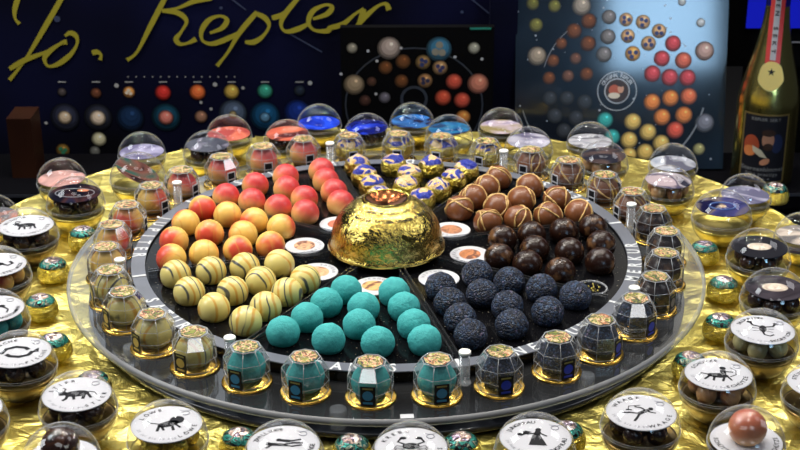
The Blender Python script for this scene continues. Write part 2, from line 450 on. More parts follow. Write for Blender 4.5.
# the golden dome in the middle
sd = empty('golden_dome', (0, 0, .0122))
mb = MB(); prof = [(.200, 0), (.243, .002), (.247, .008), (.243, .016), (.236, .022)]
for j in range(1, 15):
    a = math.pi/2*j/15*.86; prof.append((.234*math.cos(a)**.85, .024+.196*math.sin(a)/math.sin(math.pi/2*.86)))
prof += [(.096, .219), (.092, .2215), (.089, .216)]
mb.lathe(prof, 96)
def m_dome():
    m, nt, out = nodes('engraved_gold'); b = principled(nt, out, (.70,.52,.12), .17, 1.)
    o, v = objcoord(nt, False); s = sep(nt, o)
    nz = noise_tex(nt, v, 30., 4., .65, 1.)
    bump(nt, b, nz, .28, .006)
    nt.links.new(mixc(nt, noise_tex(nt, v, 12., 4., .6), (.50,.36,.06), (.82,.66,.20)), b.inputs['Base Color'])
    return m
mb.build('shell', m_dome(), sd)
MB().lathe([(1e-4, .184), (.05, .189), (.089, .216)], 64).build('copper_recess', plain('copper_recess', (.16,.055,.02), .2, 1.), sd)
mb = MB()
def dome_text(text, zr, rr, size, a0, step, tilt):
    n = len(text)
    for i, ch in enumerate(text):
        if ch == ' ': continue
        vs, fs, w = GL[ch]; a = a0+(i-(n-1)/2)*step
        t = Matrix.Translation((rr*math.cos(a), rr*math.sin(a), zr)) @ Matrix.Rotation(a+math.pi/2, 4, 'Z') @ Matrix.Rotation(tilt, 4, 'X') @ Matrix.Diagonal((size, size, 1, 1))
        mb.add(vs, fs, 0, False, t)
dome_text('JUPITER SATURN URANUS NEPTUN', .176, .1705, .019, R(-80), R(4.4), R(40))
dome_text('MERKUR VENUS ERDE MARS', .199, .1365, .016, R(-70), R(4.9), R(29))
mb.build('engraved_lettering', M['black_ink'], sd)
tag(sd, 'polished golden dome with engraved lettering in the centre of the tray', 'dome')

# round planet cards around the dome
pic = {'venus':(.45,.2,.1), 'erde':(.2,.3,.6), 'mars':(.6,.15,.08), 'jupiter':(.62,.36,.2), 'saturn':(.66,.38,.2), 'uranus':(.62,.36,.14), 'neptun':(.2,.25,.5), 'merkur':(.52,.2,.08)}
near = {'venus':'milk chocolates','erde':'blue and gold foil chocolates','mars':'red chocolates','jupiter':'yellow-red chocolates','saturn':'striped chocolates','uranus':'turquoise truffles','neptun':'dark blue truffles','merkur':'dark shimmer chocolates'}
for nm, a0 in SECT:
    a = R(a0+22.5); o = empty('planet_card', (.35*math.cos(a), .35*math.sin(a), -.0103), a+math.pi/2)
    MB().solid([(.082, 0), (.083, .001), (.083, .004), (.082, .005)], 48).build('card', M['white_card'], o)
    mb = MB(); mb.disc(.045, .0056, 32, 0, sx=1.1)
    mb.build('picture', m_patch('planet_picture_'+nm, [tuple(x*.7 for x in pic[nm]), pic[nm], tuple(min(1, x*1.3) for x in pic[nm]), (.2,.08,.05)], 18., .4, 0., 'LINEAR'), o)
    mb = MB(); arc_text(mb, nm.upper(), .066, R(90), R(17), .018, .0057, 0, True)
    mb.build('lettering', M['grey_ink'], o)
    tag(o, 'round white planet card between the golden dome and the '+near[nm], 'card', 'planet cards around the dome')

# ------------------------------------------------------------------ pralines of the tray
TR = .062
def praline_mesh(name, mat, wob=0., flat=-.037, seed=0):
    mb = MB(); mb.ball(TR, 28, 18, 0, cut=flat)
    if wob:
        r2 = random.Random(seed)
        o = Vector((r2.uniform(0, 50),)*3)
        mb.v = [p*(1+wob*noise.noise(p*42+o)) if p.z > flat+.004 else p for p in mb.v]
    return mb.build(name, mat)
protos = {}
protos['mars'] = [praline_mesh('red_praline', M['mars'], .0)]
protos['jupiter'] = [praline_mesh('yellow_red_praline', M['jupiter'], .0)]
protos['saturn'] = [praline_mesh('striped_praline', M['saturn'], .0)]
protos['uranus'] = [praline_mesh('turquoise_truffle', M['uranus'], .05, seed=i) for i in range(3)]
protos['neptun'] = [praline_mesh('dark_blue_truffle', M['neptun'], .05, seed=i+7) for i in range(3)]
protos['merkur'] = [praline_mesh('dark_chocolate_praline', M['merkur'], .0)]
protos['erde'] = [praline_mesh('foil_wrapped_praline', M['erde'], .09, seed=i+3) for i in range(3)]
vn = []
for i in range(4):
    o = praline_mesh('milk_chocolate_praline', M['venus'], .0)
    r2 = random.Random(20+i); mb = MB()
    for k in range(3):
        nrm = Vector((r2.uniform(-1,1), r2.uniform(-1,1), r2.uniform(-.5,.5))).normalized(); off = r2.uniform(-.5,.5)
        u = nrm.orthogonal().normalized(); w = nrm.cross(u); seg = []
        def flush():
            if len(seg) > 3: mb.tube(list(seg), [.0022+.0026*abs(math.sin(j*.35+k)) for j in range(len(seg))], 5)
            seg.clear()
        for j in range(61):
            q = 2*math.pi*j/60; h = off+.12*math.sin(2*q+k)
            d = (nrm*h+(u*math.cos(q)+w*math.sin(q))*math.sqrt(max(0, 1-h*h))).normalized()
            if d.z > -.25: seg.append(d*(TR+.0004))
            else: flush()
        flush()
    mb.build('drizzle', M['drizzle'], o); vn.append(o)
protos['venus'] = vn
ROWS = [(.483, (11.2, 33.8)), (.617, (8.4, 22.4, 36.7)), (.757, (7., 22.8, 38.4)), (.893, (5.6, 16.9, 28.4, 39.8))]
RN = ['innermost row of two', 'second row from dome', 'third row from dome', 'outermost row']
DESC = {'mars':'red blushed chocolate praline', 'jupiter':'yellow praline with red blush', 'saturn':'cream praline with thin stripes', 'uranus':'turquoise dusted truffle', 'neptun':'dark blue sugared truffle', 'merkur':'dark shimmering chocolate praline', 'venus':'milk chocolate praline with gold drizzle', 'erde':'gold foil praline printed blue'}
SIDE = {'mars':'right', 'erde':'right', 'venus':'front', 'merkur':'front', 'neptun':'left', 'uranus':'left', 'saturn':'back', 'jupiter':'back'}
ORD = ['first', 'second', 'third', 'fourth']
def ordn(k, n, side):
    if n == 2: return ('%smost' % {'left':'left','right':'right','front':'front','back':'back'}[side]) if k == 0 else '%smost' % {'left':'right','right':'left','front':'back','back':'front'}[side]
    return '%s from the %s' % (ORD[k], side)
used = set()
for nm, a0 in SECT:
    for ri, (rr, das) in enumerate(ROWS):
        for k, da in enumerate(das):
            if nm == 'merkur' and ri == 3 and k == 0: continue      # the photo shows this seat empty
            pr = protos[nm][(ri*3+k) % len(protos[nm])]
            if pr.name in used: o = copy_tree(pr)
            else:
                TREE[pr.name] = kids(pr); used.add(pr.name); o = pr
            a = R(a0+da+rnd.uniform(-.4,.4)); r_ = rr+rnd.uniform(-.004,.004)
            rz = rnd.uniform(-.5,.5) if nm in ('mars', 'saturn') else rnd.uniform(0, 6.28)
            if nm == 'saturn': rz = rnd.choice((-.7, -.3, .2, .5, 1.1, .8))
            put(o, r_*math.cos(a), r_*math.sin(a), .027, rz)
            kk, nn = (k-1, 3) if nm == 'merkur' and ri == 3 else (k, len(das))
            tag(o, '%s, %s in the %s' % (DESC[nm], ordn(kk, nn, SIDE[nm]), RN[ri]), 'chocolate', near[nm]+' in the tray')
# clear moulded seat left empty
a = R(330+5.6)
so = MB().lathe([(.060, 0), (.064, .001), (.066, .006), (.062, .010), (.058, .006), (.060, 0)], 40).build('empty_seat_ring', M['edge'])
put(so, .893*math.cos(a), .893*math.sin(a), -.0103)
tag(so, 'empty clear plastic praline seat among the dark shimmering chocolates', 'plastic ring')
mb = MB()
for i in range(26):
    q, d = rnd.uniform(0, 6.28), rnd.uniform(0, .045)
    mb.ball(rnd.uniform(.002,.005), 5, 4, 0, (d*math.cos(q), d*math.sin(q), .002))
cr_ = mb.build('gold_crumbs', M['gold_tray']); put(cr_, .893*math.cos(a), .893*math.sin(a), -.010)
tag(cr_, 'loose gold crumbs lying inside the empty praline seat', 'crumbs', kind='stuff')

# ------------------------------------------------------------------ faceted clear cases with one chocolate each
def oct_(r, z, n=8): return [(r*math.cos(2*math.pi*(i+.5)/n), r*math.sin(2*math.pi*(i+.5)/n), z) for i in range(n)]
label_col = {'mars':(.5,.08,.04), 'jupiter':(.6,.3,.1), 'saturn':(.62,.42,.08), 'uranus':(.03,.25,.45), 'neptun':(.01,.04,.5), 'merkur':(.25,.2,.18), 'venus':(.5,.3,.1), 'erde':(.05,.15,.4)}
def make_case(nm):
    o = empty('faceted_case')
    MB().solid([(.087, 0), (.091, .002), (.091, .006), (.087, .009), (.077, .0085), (.071, .012), (.045, .0225)], 48).build('gold_base', M['gold_plain'], o)
    lv = [(.080, .0095), (.083, .050), (.082, .098), (.055, .141)]
    mb = MB(); rings = [oct_(r, z) for r, z in lv]
    for j in range(3):
        mb.add(rings[j]+rings[j+1], [(i, (i+1) % 8, 8+(i+1) % 8, 8+i) for i in range(8)], 1 if j == 2 else 0, False)
    mb.add(rings[3], [tuple(range(8))], 1, False)
    mb.build('clear_shell', [M['case'], M['case_facet']], o)
    mb = MB()
    for j in (0, 1, 2, 3): mb.tube(rings[j], (.0014, .0009, .0009, .0018)[j], 5, 0, True)
    for i in range(8):
        mb.tube([rings[2][i], rings[3][i]], .0013, 5); mb.tube([rings[0][i], rings[1][i], rings[2][i]], .0006, 5)
    mb.build('shell_edges', M['case_edge'], o)
    q = oct_(.047, .1432)
    MB().add(q, [tuple(range(8))], 0, False).build('printed_lid', M['case_print'], o)
    # outward planet label (local +X points outward), inward bar label
    t = Matrix.Translation((.0775, 0, .048)) @ Matrix.Rotation(math.pi/2, 4, 'Z') @ Matrix.Rotation(math.pi/2, 4, 'X')
    lb = MB().box((0, 0, 0), (.052, .074, .0012), 0, t).build('planet_label', M['black_ink'], o)
    mb = MB(); mb.disc(.0185, .0011, 20, 0, (0, .002), t); mb.box((0, .029, .0009), (.036, .006, .0004), 1, t); mb.box((0, -.026, .0009), (.034, .008, .0004), 0, t)
    mb.build('label_print', [plain('label_print_'+nm, label_col[nm], .35), plain('label_title_'+nm, (.25,.22,.06), .4)], lb)
    t = Matrix.Translation((-.0775, 0, .046)) @ Matrix.Rotation(-math.pi/2, 4, 'Z') @ Matrix.Rotation(math.pi/2, 4, 'X')
    lb = MB().box((0, 0, 0), (.044, .078, .0012), 0, t).build('bar_label', M['white_card'], o)
    mb = MB()
    for y, h in ((.019, .028), (-.018, .032)): mb.box((0, y, .0009), (.034, h, .0004), 0, t)
    mb.build('label_print', M['black_ink'], lb)
    return o
CO = {'mars':'red', 'jupiter':'yellow-red', 'saturn':'striped cream', 'uranus':'turquoise', 'neptun':'dark blue', 'merkur':'dark', 'venus':'milk', 'erde':'foil-wrapped'}
RC = 1.155
for nm, a0 in SECT:
    pc = make_case(nm)
    TREE[pc.name] = kids(pc)
    for c in TREE[pc.name]: TREE[c.name] = kids(c)
    for k in range(4):
        o = pc if k == 0 else copy_tree(pc)
        a = R(a0+45*(k+.5)/4+rnd.uniform(-.5,.5)); r_ = RC+rnd.uniform(-.008,.008)
        x, y = r_*math.cos(a), r_*math.sin(a)
        put(o, x, y, ZL+.0003, a+rnd.uniform(-.2,.2))
        tag(o, 'clear faceted case with %s chocolate, %s of its four' % (CO[nm], ordn(k, 4, SIDE[nm])), 'praline case', 'faceted cases around the tray')
        pr = protos[nm][k % len(protos[nm])]
        c = copy_tree(pr); c.scale = (1.09,)*3; put(c, x, y, ZL+.0003+.0230+.037*1.09, rnd.uniform(0, 6.28) if nm != 'mars' else 0)
        tag(c, '%s inside clear case, %s of four' % (DESC[nm], ordn(k, 4, SIDE[nm])), 'chocolate', 'chocolates inside the faceted cases')

# ------------------------------------------------------------------ clear balls
BR = .127; BZ = -.06; CUT = ZF-BZ+.001
def ball_root(name, x, y, k=1.):
    o = empty(name, (x, y, ZF+(BZ-ZF)*k)); o.scale = (k, k, k); return o
BALLS = dict(L1=(-1.435,0.616),L2=(-1.567,0.929),L3=(-1.204,0.940),L4=(-1.244,1.296),L5=(-0.912,1.295),L6=(-0.835,1.561),L7=(-0.524,1.461),L8=(-0.376,1.730),M1=(-0.118,1.557),M2=(0.117,1.751),M3=(0.307,1.532),M4=(0.584,1.662),M5=(0.703,1.344),M6=(1.025,1.438),M7=(1.053,1.131),R1=(1.394,1.115),R2=(1.315,0.800),R3=(1.497,0.445),R4=(1.659,0.705),R5=(1.562,0.005),R6=(1.806,0.239),R7=(1.536,-0.388),R8=(1.405,-0.749),R9=(1.174,-1.084),R10=(0.864,-1.345),R11=(1.200,-1.434),R12=(1.518,-1.141),R13=(0.498,-1.502),B1=(0.094,-1.558),B2=(-0.316,-1.545),B3=(-0.711,-1.417),B4=(-1.048,-1.219),B5=(-1.036,-1.538),B6=(-1.396,-1.314),B7=(-1.322,-0.917),B8=(-1.503,-0.568),B9=(-1.591,-0.165),B10=(-1.568,0.241),B11=(-1.778,0.465))
shell_me = {}
def ball_shell(o):
    if 'sh' not in shell_me:
        mb = MB(); mb.ball(BR, 48, 28, 0, cut=CUT+.0)
        a = mb.build('clear_shell', M['dome'], o); shell_me['sh'] = a.data
        mb = MB()
        for dz in (-.004, .004): mb.tube([((BR+.0006)*math.cos(2*math.pi*i/64), (BR+.0006)*math.sin(2*math.pi*i/64), dz) for i in range(64)], .0010, 5, 0, True)
        b = mb.build('seam', M['edge'], o); shell_me['se'] = b.data
    else:
        for nm, k in (('clear_shell', 'sh'), ('seam', 'se')):
            a = D.objects.new(nm, shell_me[k]); col.objects.link(a); a.parent = o
def tray(o, m):
    k = 'tr'+m.name
    if k not in shell_me:
        prof = [(1e-4, CUT+.002)]
        for j in range(9):
            z = CUT+.002+(-.028-CUT-.002)*j/8; prof.append((math.sqrt(BR*BR-z*z)-.004, z))
        prof += [(.110, -.028), (.104, -.034), (1e-4, -.034)]
        a = MB().lathe(prof, 40).build('tray', m, o); shell_me[k] = a.data
    else:
        a = D.objects.new('tray', shell_me[k]); col.objects.link(a); a.parent = o
# zodiac figures as flat silhouettes in a unit square
def ell(cx, cy, rx, ry, n=14, rot=0.):
    return [(cx+rx*math.cos(2*math.pi*i/n)*math.cos(rot)-ry*math.sin(2*math.pi*i/n)*math.sin(rot), cy+rx*math.cos(2*math.pi*i/n)*math.sin(rot)+ry*math.sin(2*math.pi*i/n)*math.cos(rot)) for i in range(n)]
def stroke(pts, w):
    L, Rr = [], []
    for i, p in enumerate(pts):
        a = Vector(pts[max(i-1, 0)]); b = Vector(pts[min(i+1, len(pts)-1)]); d = (b-a).normalized(); nn = Vector((-d.y, d.x))*w/2
        L.append((p[0]+nn.x, p[1]+nn.y)); Rr.append((p[0]-nn.x, p[1]-nn.y))
    return L+Rr[::-1]
FIG = {
 'STIER': [ell(0,0,.30,.15), ell(-.34,.06,.12,.10), stroke([(-.42,.14),(-.50,.22),(-.44,.30)],.04), stroke([(-.30,.16),(-.26,.26),(-.32,.32)],.04), stroke([(-.22,-.08),(-.26,-.22),(-.34,-.28)],.08), stroke([(-.08,-.10),(-.06,-.28)],.07), stroke([(.18,-.08),(.14,-.28)],.08), stroke([(.26,-.04),(.34,-.26)],.07), stroke([(.28,.06),(.42,0),(.48,-.14)],.035)],
 'LÖWE': [ell(.04,-.02,.26,.13,14,.3), ell(.24,.14,.17,.17), stroke([(.12,-.06),(.16,-.32)],.07), stroke([(.20,-.04),(.32,-.22)],.06), stroke([(-.16,-.06),(-.22,-.32)],.07), stroke([(-.12,-.10),(-.06,-.30)],.06), stroke([(-.18,.0),(-.36,.06),(-.46,.20)],.035)],
 'FISCHE': [stroke([(-.40,.02),(-.30,.20),(-.05,.28),(.18,.18),(.26,.06)],.12), stroke([(.36,-.04),(.26,-.22),(.02,-.28),(-.20,-.20),(-.30,-.08)],.12), [(-.42,.12),(-.52,-.08),(-.34,-.04)], [(.40,.02),(.52,.12),(.50,-.14),(.34,-.10)]],
 'WAAGE': [ell(.22,.16,.06,.07), stroke([(.18,.10),(.02,-.02),(-.06,-.10)],.12), stroke([(-.06,-.08),(-.26,-.06),(-.46,-.10)],.06), stroke([(-.04,-.10),(-.10,-.30),(-.16,-.44)],.06), stroke([(.12,.06),(.0,.18),(-.16,.22)],.05), stroke([(-.30,.22),(-.02,.30)],.025), stroke([(-.30,.22),(-.30,.06)],.02), stroke([(-.36,.06),(-.22,.06)],.05), stroke([(.16,.02),(.34,-.02)],.045)],
 'SCHÜTZE': [ell(-.02,-.10,.26,.12), stroke([(-.20,-.12),(-.34,-.34)],.06), stroke([(-.10,-.16),(-.12,-.38)],.06), stroke([(.14,-.16),(.10,-.38)],.06), stroke([(.20,-.10),(.32,-.30)],.05), stroke([(.12,-.02),(.10,.18)],.14), ell(.10,.28,.08,.08), stroke([(.12,.12),(.36,.12)],.05), stroke([(.28,.34),(.42,.22),(.42,.0),(.28,-.12)],.03), stroke([(-.26,-.08),(-.42,-.04),(-.48,-.2)],.05)],
 'SKORPION': [ell(0,.02,.10,.20), stroke([(-.08,.14),(-.26,.20),(-.32,.34)],.06), stroke([(.08,.14),(.26,.20),(.32,.34)],.06), ell(-.34,.36,.08,.06), ell(.34,.36,.08,.06), stroke([(0,-.16),(.04,-.30),(.18,-.36),(.28,-.26)],.055), stroke([(-.08,.02),(-.28,.04)],.025), stroke([(.08,.02),(.28,.04)],.025), stroke([(-.08,-.08),(-.26,-.14)],.025), stroke([(.08,-.08),(.26,-.14)],.025)],
 'JUNGFRAU': [ell(.06,.30,.07,.08), stroke([(.06,.24),(.02,.06)],.14), [(-.06,.10),(.10,.10),(.26,-.36),(-.16,-.36)], stroke([(.0,.16),(-.18,.10),(-.30,.20)],.05), stroke([(.10,.16),(.26,.04)],.05), [(-.08,.2),(-.34,.0),(-.24,.26)], ell(-.36,.08,.06,.06)],
 'KREBS': [ell(0,0,.20,.14), stroke([(-.14,.08),(-.30,.18),(-.22,.34)],.06), stroke([(.14,.08),(.30,.18),(.22,.34)],.06), ell(-.18,.34,.08,.06), ell(.18,.34,.08,.06)]+[stroke([(s*.14,-.04-.05*k),(s*.32,.02-.10*k),(s*.38,-.10-.10*k)],.03) for s in (-1,1) for k in range(3)],
 'ZWILLINGE': [ell(-.34,.04,.07,.07), stroke([(-.30,.02),(-.02,-.02)],.12), stroke([(-.02,-.02),(.22,.04),(.44,.02)],.07), stroke([(-.02,-.04),(.20,-.10),(.42,-.06)],.06), ell(-.10,.18,.07,.07), stroke([(-.06,.16),(.16,.12)],.11), stroke([(.16,.12),(.40,.18)],.06), stroke([(-.26,-.02),(-.40,-.14)],.05)],
 'WIDDER': [ell(0,0,.28,.15), ell(-.32,.12,.11,.10), stroke([(-.26,.18),(-.18,.28),(-.28,.34),(-.36,.26)],.05), stroke([(-.18,-.1),(-.22,-.32)],.06), stroke([(-.06,-.1),(-.04,-.32)],.06), stroke([(.14,-.1),(.12,-.32)],.06), stroke([(.22,-.06),(.28,-.30)],.06)],
 'STEINBOCK': [ell(-.04,.0,.24,.13), ell(-.30,.14,.10,.08), stroke([(-.28,.20),(-.16,.34),(-.02,.34)],.045), stroke([(-.16,-.06),(-.30,-.26)],.06), stroke([(.14,-.02),(.30,-.14),(.44,-.02),(.34,.14)],.09)],
 'WASSERMANN': [ell(-.12,.26,.08,.08), stroke([(-.10,.18),(-.04,-.06)],.15), stroke([(-.04,-.06),(-.16,-.32)],.07), stroke([(-.02,-.06),(.14,-.30)],.07), stroke([(-.04,.12),(.18,.14)],.06), ell(.22,.10,.10,.08), stroke([(.26,.04),(.40,-.14),(.36,-.32)],.06)],
}
SYM = {'STIER':[ell(0,-.3,.5,.5),stroke([(-.6,.7),(-.2,.3),(.2,.3),(.6,.7)],.25)]}
DATES = {'STIER':'21 Apr bis 21 Mai','LÖWE':'23 Jul bis 23 Aug','FISCHE':'20 Feb bis 20 Mar','WAAGE':'24 Sep bis 23 Okt','SCHÜTZE':'23 Nov bis 21 Dez','SKORPION':'24 Okt bis 22 Nov','JUNGFRAU':'24 Aug bis 23 Sep','KREBS':'22 Jun bis 22 Jul','ZWILLINGE':'22 Mai bis 21 Jun','WIDDER':'21 Mar bis 20 Apr','STEINBOCK':'22 Dez bis 20 Jan','WASSERMANN':'21 Jan bis 19 Feb'}
CZ = .052; CRD = .111
def zodiac_card(o, name):
    c = MB().solid([(CRD-.001, CZ), (CRD, CZ+.001), (CRD, CZ+.003), (CRD-.001, CZ+.004)], 48).build('zodiac_card', M['white_card'], o)
    mb = MB(); z = CZ+.0046
    for f in FIG[name]: mb.poly([(x*.135, y*.135+.002) for x, y in f], z)
    st_ = R(min(14., 66./len(name)))
    arc_text(mb, name, .088, R(128), st_*1.15, .021, z, 0, True, 1.05)
    arc_text(mb, name, .088, R(-38), st_*1.15, .021, z, 0, False, 1.05)
    mb.build('figure_and_name', M['black_ink'], c)
    mb = MB(); arc_text(mb, DATES[name], .090, R(-118), R(5.6), .014, z, 0, False)
    for e in (ell(.062, .060, .013, .013), ell(.062, .060, .009, .009)): pass
    mb.tube([(.060+.012*math.cos(q*.52), .058+.012*math.sin(q*.52), z) for q in range(12)], .0016, 4, 0, True)
    mb.poly([(x*.02+.060, y*.02+.058) for x, y in stroke([(-.9,.9),(-.4,.7),(.4,.7),(.9,.9)], .2)], z)
    mb.build('date_and_symbol', M['grey_ink'], c)
    return c
def picture_card(o, cols, r=CRD, z=CZ, tilt=(0,0), dark=False):
    c = MB().solid([(r-.001, 0), (r, .001), (r, .003), (r-.001, .004)], 48).build('picture_card', m_patch('card_picture', cols, 4., .2, 0., 'LINEAR', .15), o)
    if dark:
        b = c.data.materials[0].node_tree.nodes['Principled BSDF']; b.inputs['Specular IOR Level'].default_value = 0.; b.inputs['Roughness'].default_value = .6; b.inputs['Coat Weight'].default_value = 0.
    c.location = Vector((0, 0, z))*S; c.rotation_euler = (tilt[0], tilt[1], rnd.uniform(0, 6)); return c
fill_me = {}
FR = .036
def filling(x, y, mat, word, group, z0=-.033, ring=.066, n=5, centre=True, rz=0., k_=1.):
    k = mat.name
    spots = [(ring*math.cos(rz+2*math.pi*i/n), ring*math.sin(rz+2*math.pi*i/n)) for i in range(n)]+([(0, 0)] if centre else [])
    for sx, sy in spots:
        if k not in fill_me:
            mb = MB(); mb.ball(FR, 18, 12, 0, zs=1.12); c = mb.build('filled_chocolate', mat); fill_me[k] = c.data
        else:
            c = D.objects.new('filled_chocolate', fill_me[k]); col.objects.link(c)
        put(c, x+sx*k_, y+sy*k_, ZF+(BZ-ZF+z0)*k_+FR*1.12, rnd.uniform(0, 6))
        tag(c, word, 'chocolate', group)
# twelve zodiac balls
ZOD = [('B10','WIDDER','merkur','dark'), ('B9','STEINBOCK','jupiter','amber'), ('B8','WASSERMANN','uranus','teal'), ('B7','FISCHE','merkur','dark'), ('B4','STIER','merkur','dark brown'), ('B3','LÖWE','erde','gold'), ('B2','ZWILLINGE','saturn','cream'), ('B1','KREBS','merkur','dark'), ('R13','JUNGFRAU','erde','gold'), ('R10','WAAGE','merkur','dark brown'), ('R9','SCHÜTZE','tan','tan'), ('R8','SKORPION','pale','pale green')]
M['tan'] = m_patch('tan_chocolate', [(.42,.19,.07), (.62,.36,.16), (.30,.12,.05)], 10., .35, 0., 'LINEAR', .2)
M['pale'] = m_patch('pale_chocolate', [(.42,.36,.15), (.62,.55,.26), (.35,.30,.14)], 10., .35, 0., 'LINEAR', .2)
M['cocoa'] = m_patch('cocoa_chocolate', [(.02,.009,.006), (.06,.022,.010), (.03,.012,.008)], 12., .25, 0., 'LINEAR', .4)
for key, name, fm, word in ZOD:
    x, y = BALLS[key]
    o = ball_root('zodiac_ball', x, y, 1.055); ball_shell(o)
    mat = M['cocoa'] if fm == 'merkur' else M[fm]
    tray(o, M['gold_tray'] if name in ('LÖWE', 'ZWILLINGE', 'JUNGFRAU') else M['dark_tray'])
    c = zodiac_card(o, name); c.rotation_euler = (0, 0, math.atan2(x-CAM.x, y-CAM.y)*-.75)
    tag(o, 'clear plastic ball with a white zodiac card reading %s over %s chocolates' % (name, word), 'ball box', 'zodiac balls along the front of the stand')
    filling(x, y, mat, '%s chocolate packed under the white card inside the ball reading %s' % (word, name), 'chocolates inside the %s ball' % name, rz=rnd.uniform(0, 1), k_=1.055)
# twelve picture balls of the inner ring and the domes of the outer ring
dk = (.006,.006,.012)
PIC = [
 ('L1', [dk,(.015,.015,.035),(.05,.02,.02),dk], 'black galaxy picture with an orange spot, beside the yellow-red cases', 'cocoa'),
 ('L3', [(.05,.02,.015),dk,(.20,.08,.06),(.02,.10,.08)], 'tilted brown picture card, behind the yellow-red cases', None),
 ('L5', [(.10,.10,.13),(.22,.20,.26),(.03,.03,.05)], 'grey-violet picture card, behind the leftmost red case', 'cocoa'),
 ('L7', [(.55,.09,.05),(.70,.16,.09),(.10,.02,.02)], 'red picture card, behind the middle red cases', 'cocoa'),
 ('M1', [(.01,.03,.45),(.02,.06,.70),(.005,.01,.15)], 'deep blue picture card, behind the back cases', 'cocoa'),
 ('M3', [(.01,.06,.20),(.03,.20,.40),(.02,.02,.08)], 'teal blue picture card, left of the dome with a painted violet-white glare', None),
 ('M5', [(.30,.25,.42),(.60,.58,.66),(.10,.09,.16)], 'picture card with painted violet-white glare, large in front of the far board', None),  # pale violet tones are glare painted into the card
 ('M7', [(.02,.015,.02),(.10,.06,.05),(.01,.01,.02)], 'black picture card over amber chocolates', 'tan'),
 ('R2', [(.02,.02,.04),(.45,.40,.42),(.06,.05,.10),(.5,.4,.42)], 'black card with painted white-pink glare over reddish chocolates', 'tan'),  # pinkish white tones are glare painted into the card colours
 ('R3', [(.02,.025,.08),(.05,.05,.16),(.16,.13,.12),(.01,.01,.04)], 'dark blue galaxy picture card over gold, right of the cases', None),
 ('R5', [(.02,.02,.025),(.05,.05,.06),(.02,.02,.025)], 'black card showing a cream moon, the farther of two alike', 'cocoa'),
 ('R7', [(.025,.02,.025),(.06,.05,.06),(.015,.015,.02)], 'black card showing a cream moon, the nearer of two alike', 'cocoa')]
for key, cols, word, fm in PIC:
    x, y = BALLS[key]; kb = 1.05 if key in ('R5','R7','R3','L1','L3') else .97
    o = ball_root('picture_ball', x, y, kb); ball_shell(o); tray(o, M['gold_tray'])
    c = picture_card(o, cols, CRD if key != 'L3' else .105, CZ if key != 'L3' else .035, (R(12), R(-24)) if key == 'L3' else (R(rnd.uniform(-3,3)), R(rnd.uniform(-3,3))), key in ('R3','R5','R7','L1'))
    if key in ('R5', 'R7'):
        MB().disc(.048, .0046, 28, 0, sy=.75).build('moon_picture', m_patch('moon_picture', [(.62,.50,.38),(.75,.64,.50),(.45,.34,.26)], 16., .3, 0., 'LINEAR', .5), c); c.rotation_euler = (0, 0, 0)
    if key == 'R3':
        mb = MB(); mb.tube([(.055*math.cos(q*.2), .040*math.sin(q*.2), .005) for q in range(32)], .004, 5, 0, True); mb.disc(.016, .0048, 12, 1)
        mb.build('galaxy_picture', [plain('galaxy_blue', (.05,.12,.35), .3), plain('galaxy_core', (.5,.36,.2), .3)], c); c.rotation_euler = (0, 0, 0)
    if key == 'L1':
        mb = MB(); mb.tube([(.085*math.cos(q*.2), .05*math.sin(q*.2), .005) for q in range(32)], .0018, 5, 1, True); mb.disc(.026, .0048, 16, 0, (.03, .03), sy=.6)
        mb.build('comet_picture', [plain('comet_orange', (.55,.16,.05), .3), plain('orbit_grey', (.3,.3,.34), .3)], c); c.rotation_euler = (0, 0, 0)
    tag(o, 'clear ball with '+word, 'ball box', 'picture balls around the back of the stand')
    if fm: filling(x, y, M[fm], 'chocolate packed inside the clear ball with '+word.split(',')[0], 'chocolates inside ball '+word[:28], rz=rnd.uniform(0, 1), k_=kb)
OUT = [
 ('L2', [(.45,.12,.08),(.60,.30,.24),(.12,.05,.04)], 'pale red disc, leftmost behind the gold-bottomed galaxy ball'),
 ('L4', [(.26,.22,.40),(.45,.42,.60),(.10,.08,.18)], 'violet disc at the far left, above the tilted brown card'),
 ('L6', [(.60,.10,.06),(.72,.18,.10),(.40,.05,.04)], 'red disc, farthest left of the back row'),
 ('L8', [(.01,.04,.55),(.02,.08,.80),(.01,.02,.30)], 'bright blue disc in the back row under the signature'),
 ('M2', [(.02,.12,.45),(.05,.22,.60),(.02,.02,.06)], 'blue disc in the back row before the middle chart'),
 ('M4', [(.22,.18,.34),(.55,.45,.50),(.30,.24,.10)], 'violet disc in the back row before the dark post'),
 ('M6', [(.30,.30,.34),(.55,.55,.58),(.12,.12,.14)], 'silver disc before the left half of the tall board'),
 ('R1', [(.30,.34,.42),(.60,.62,.66),(.12,.12,.16)], 'pale blue disc before the right half of the tall board'),
 ('R4', [(.24,.22,.36),(.52,.50,.62),(.10,.10,.18)], 'violet disc with painted lavender glare in front of the bottle'),  # pale lavender is glare painted into the disc
 ('R6', [(.30,.24,.20),(.62,.52,.42),(.10,.09,.09)], 'cream disc at the right edge below the bottle'),
 ('B11', [(.04,.03,.03),(.50,.16,.07),(.06,.05,.05)], 'orange-red disc at the left edge of the foil')]
for key, cols, word in OUT:
    x, y = BALLS[key]; o = ball_root('small_dome_box', x, y, .94 if key not in ('R11','B5') else 1.); ball_shell(o); tray(o, M['gold_tray'])
    c = picture_card(o, cols, .118, .018)
    tag(o, 'clear dome box with a '+word, 'dome box', 'dome boxes of the outer ring')
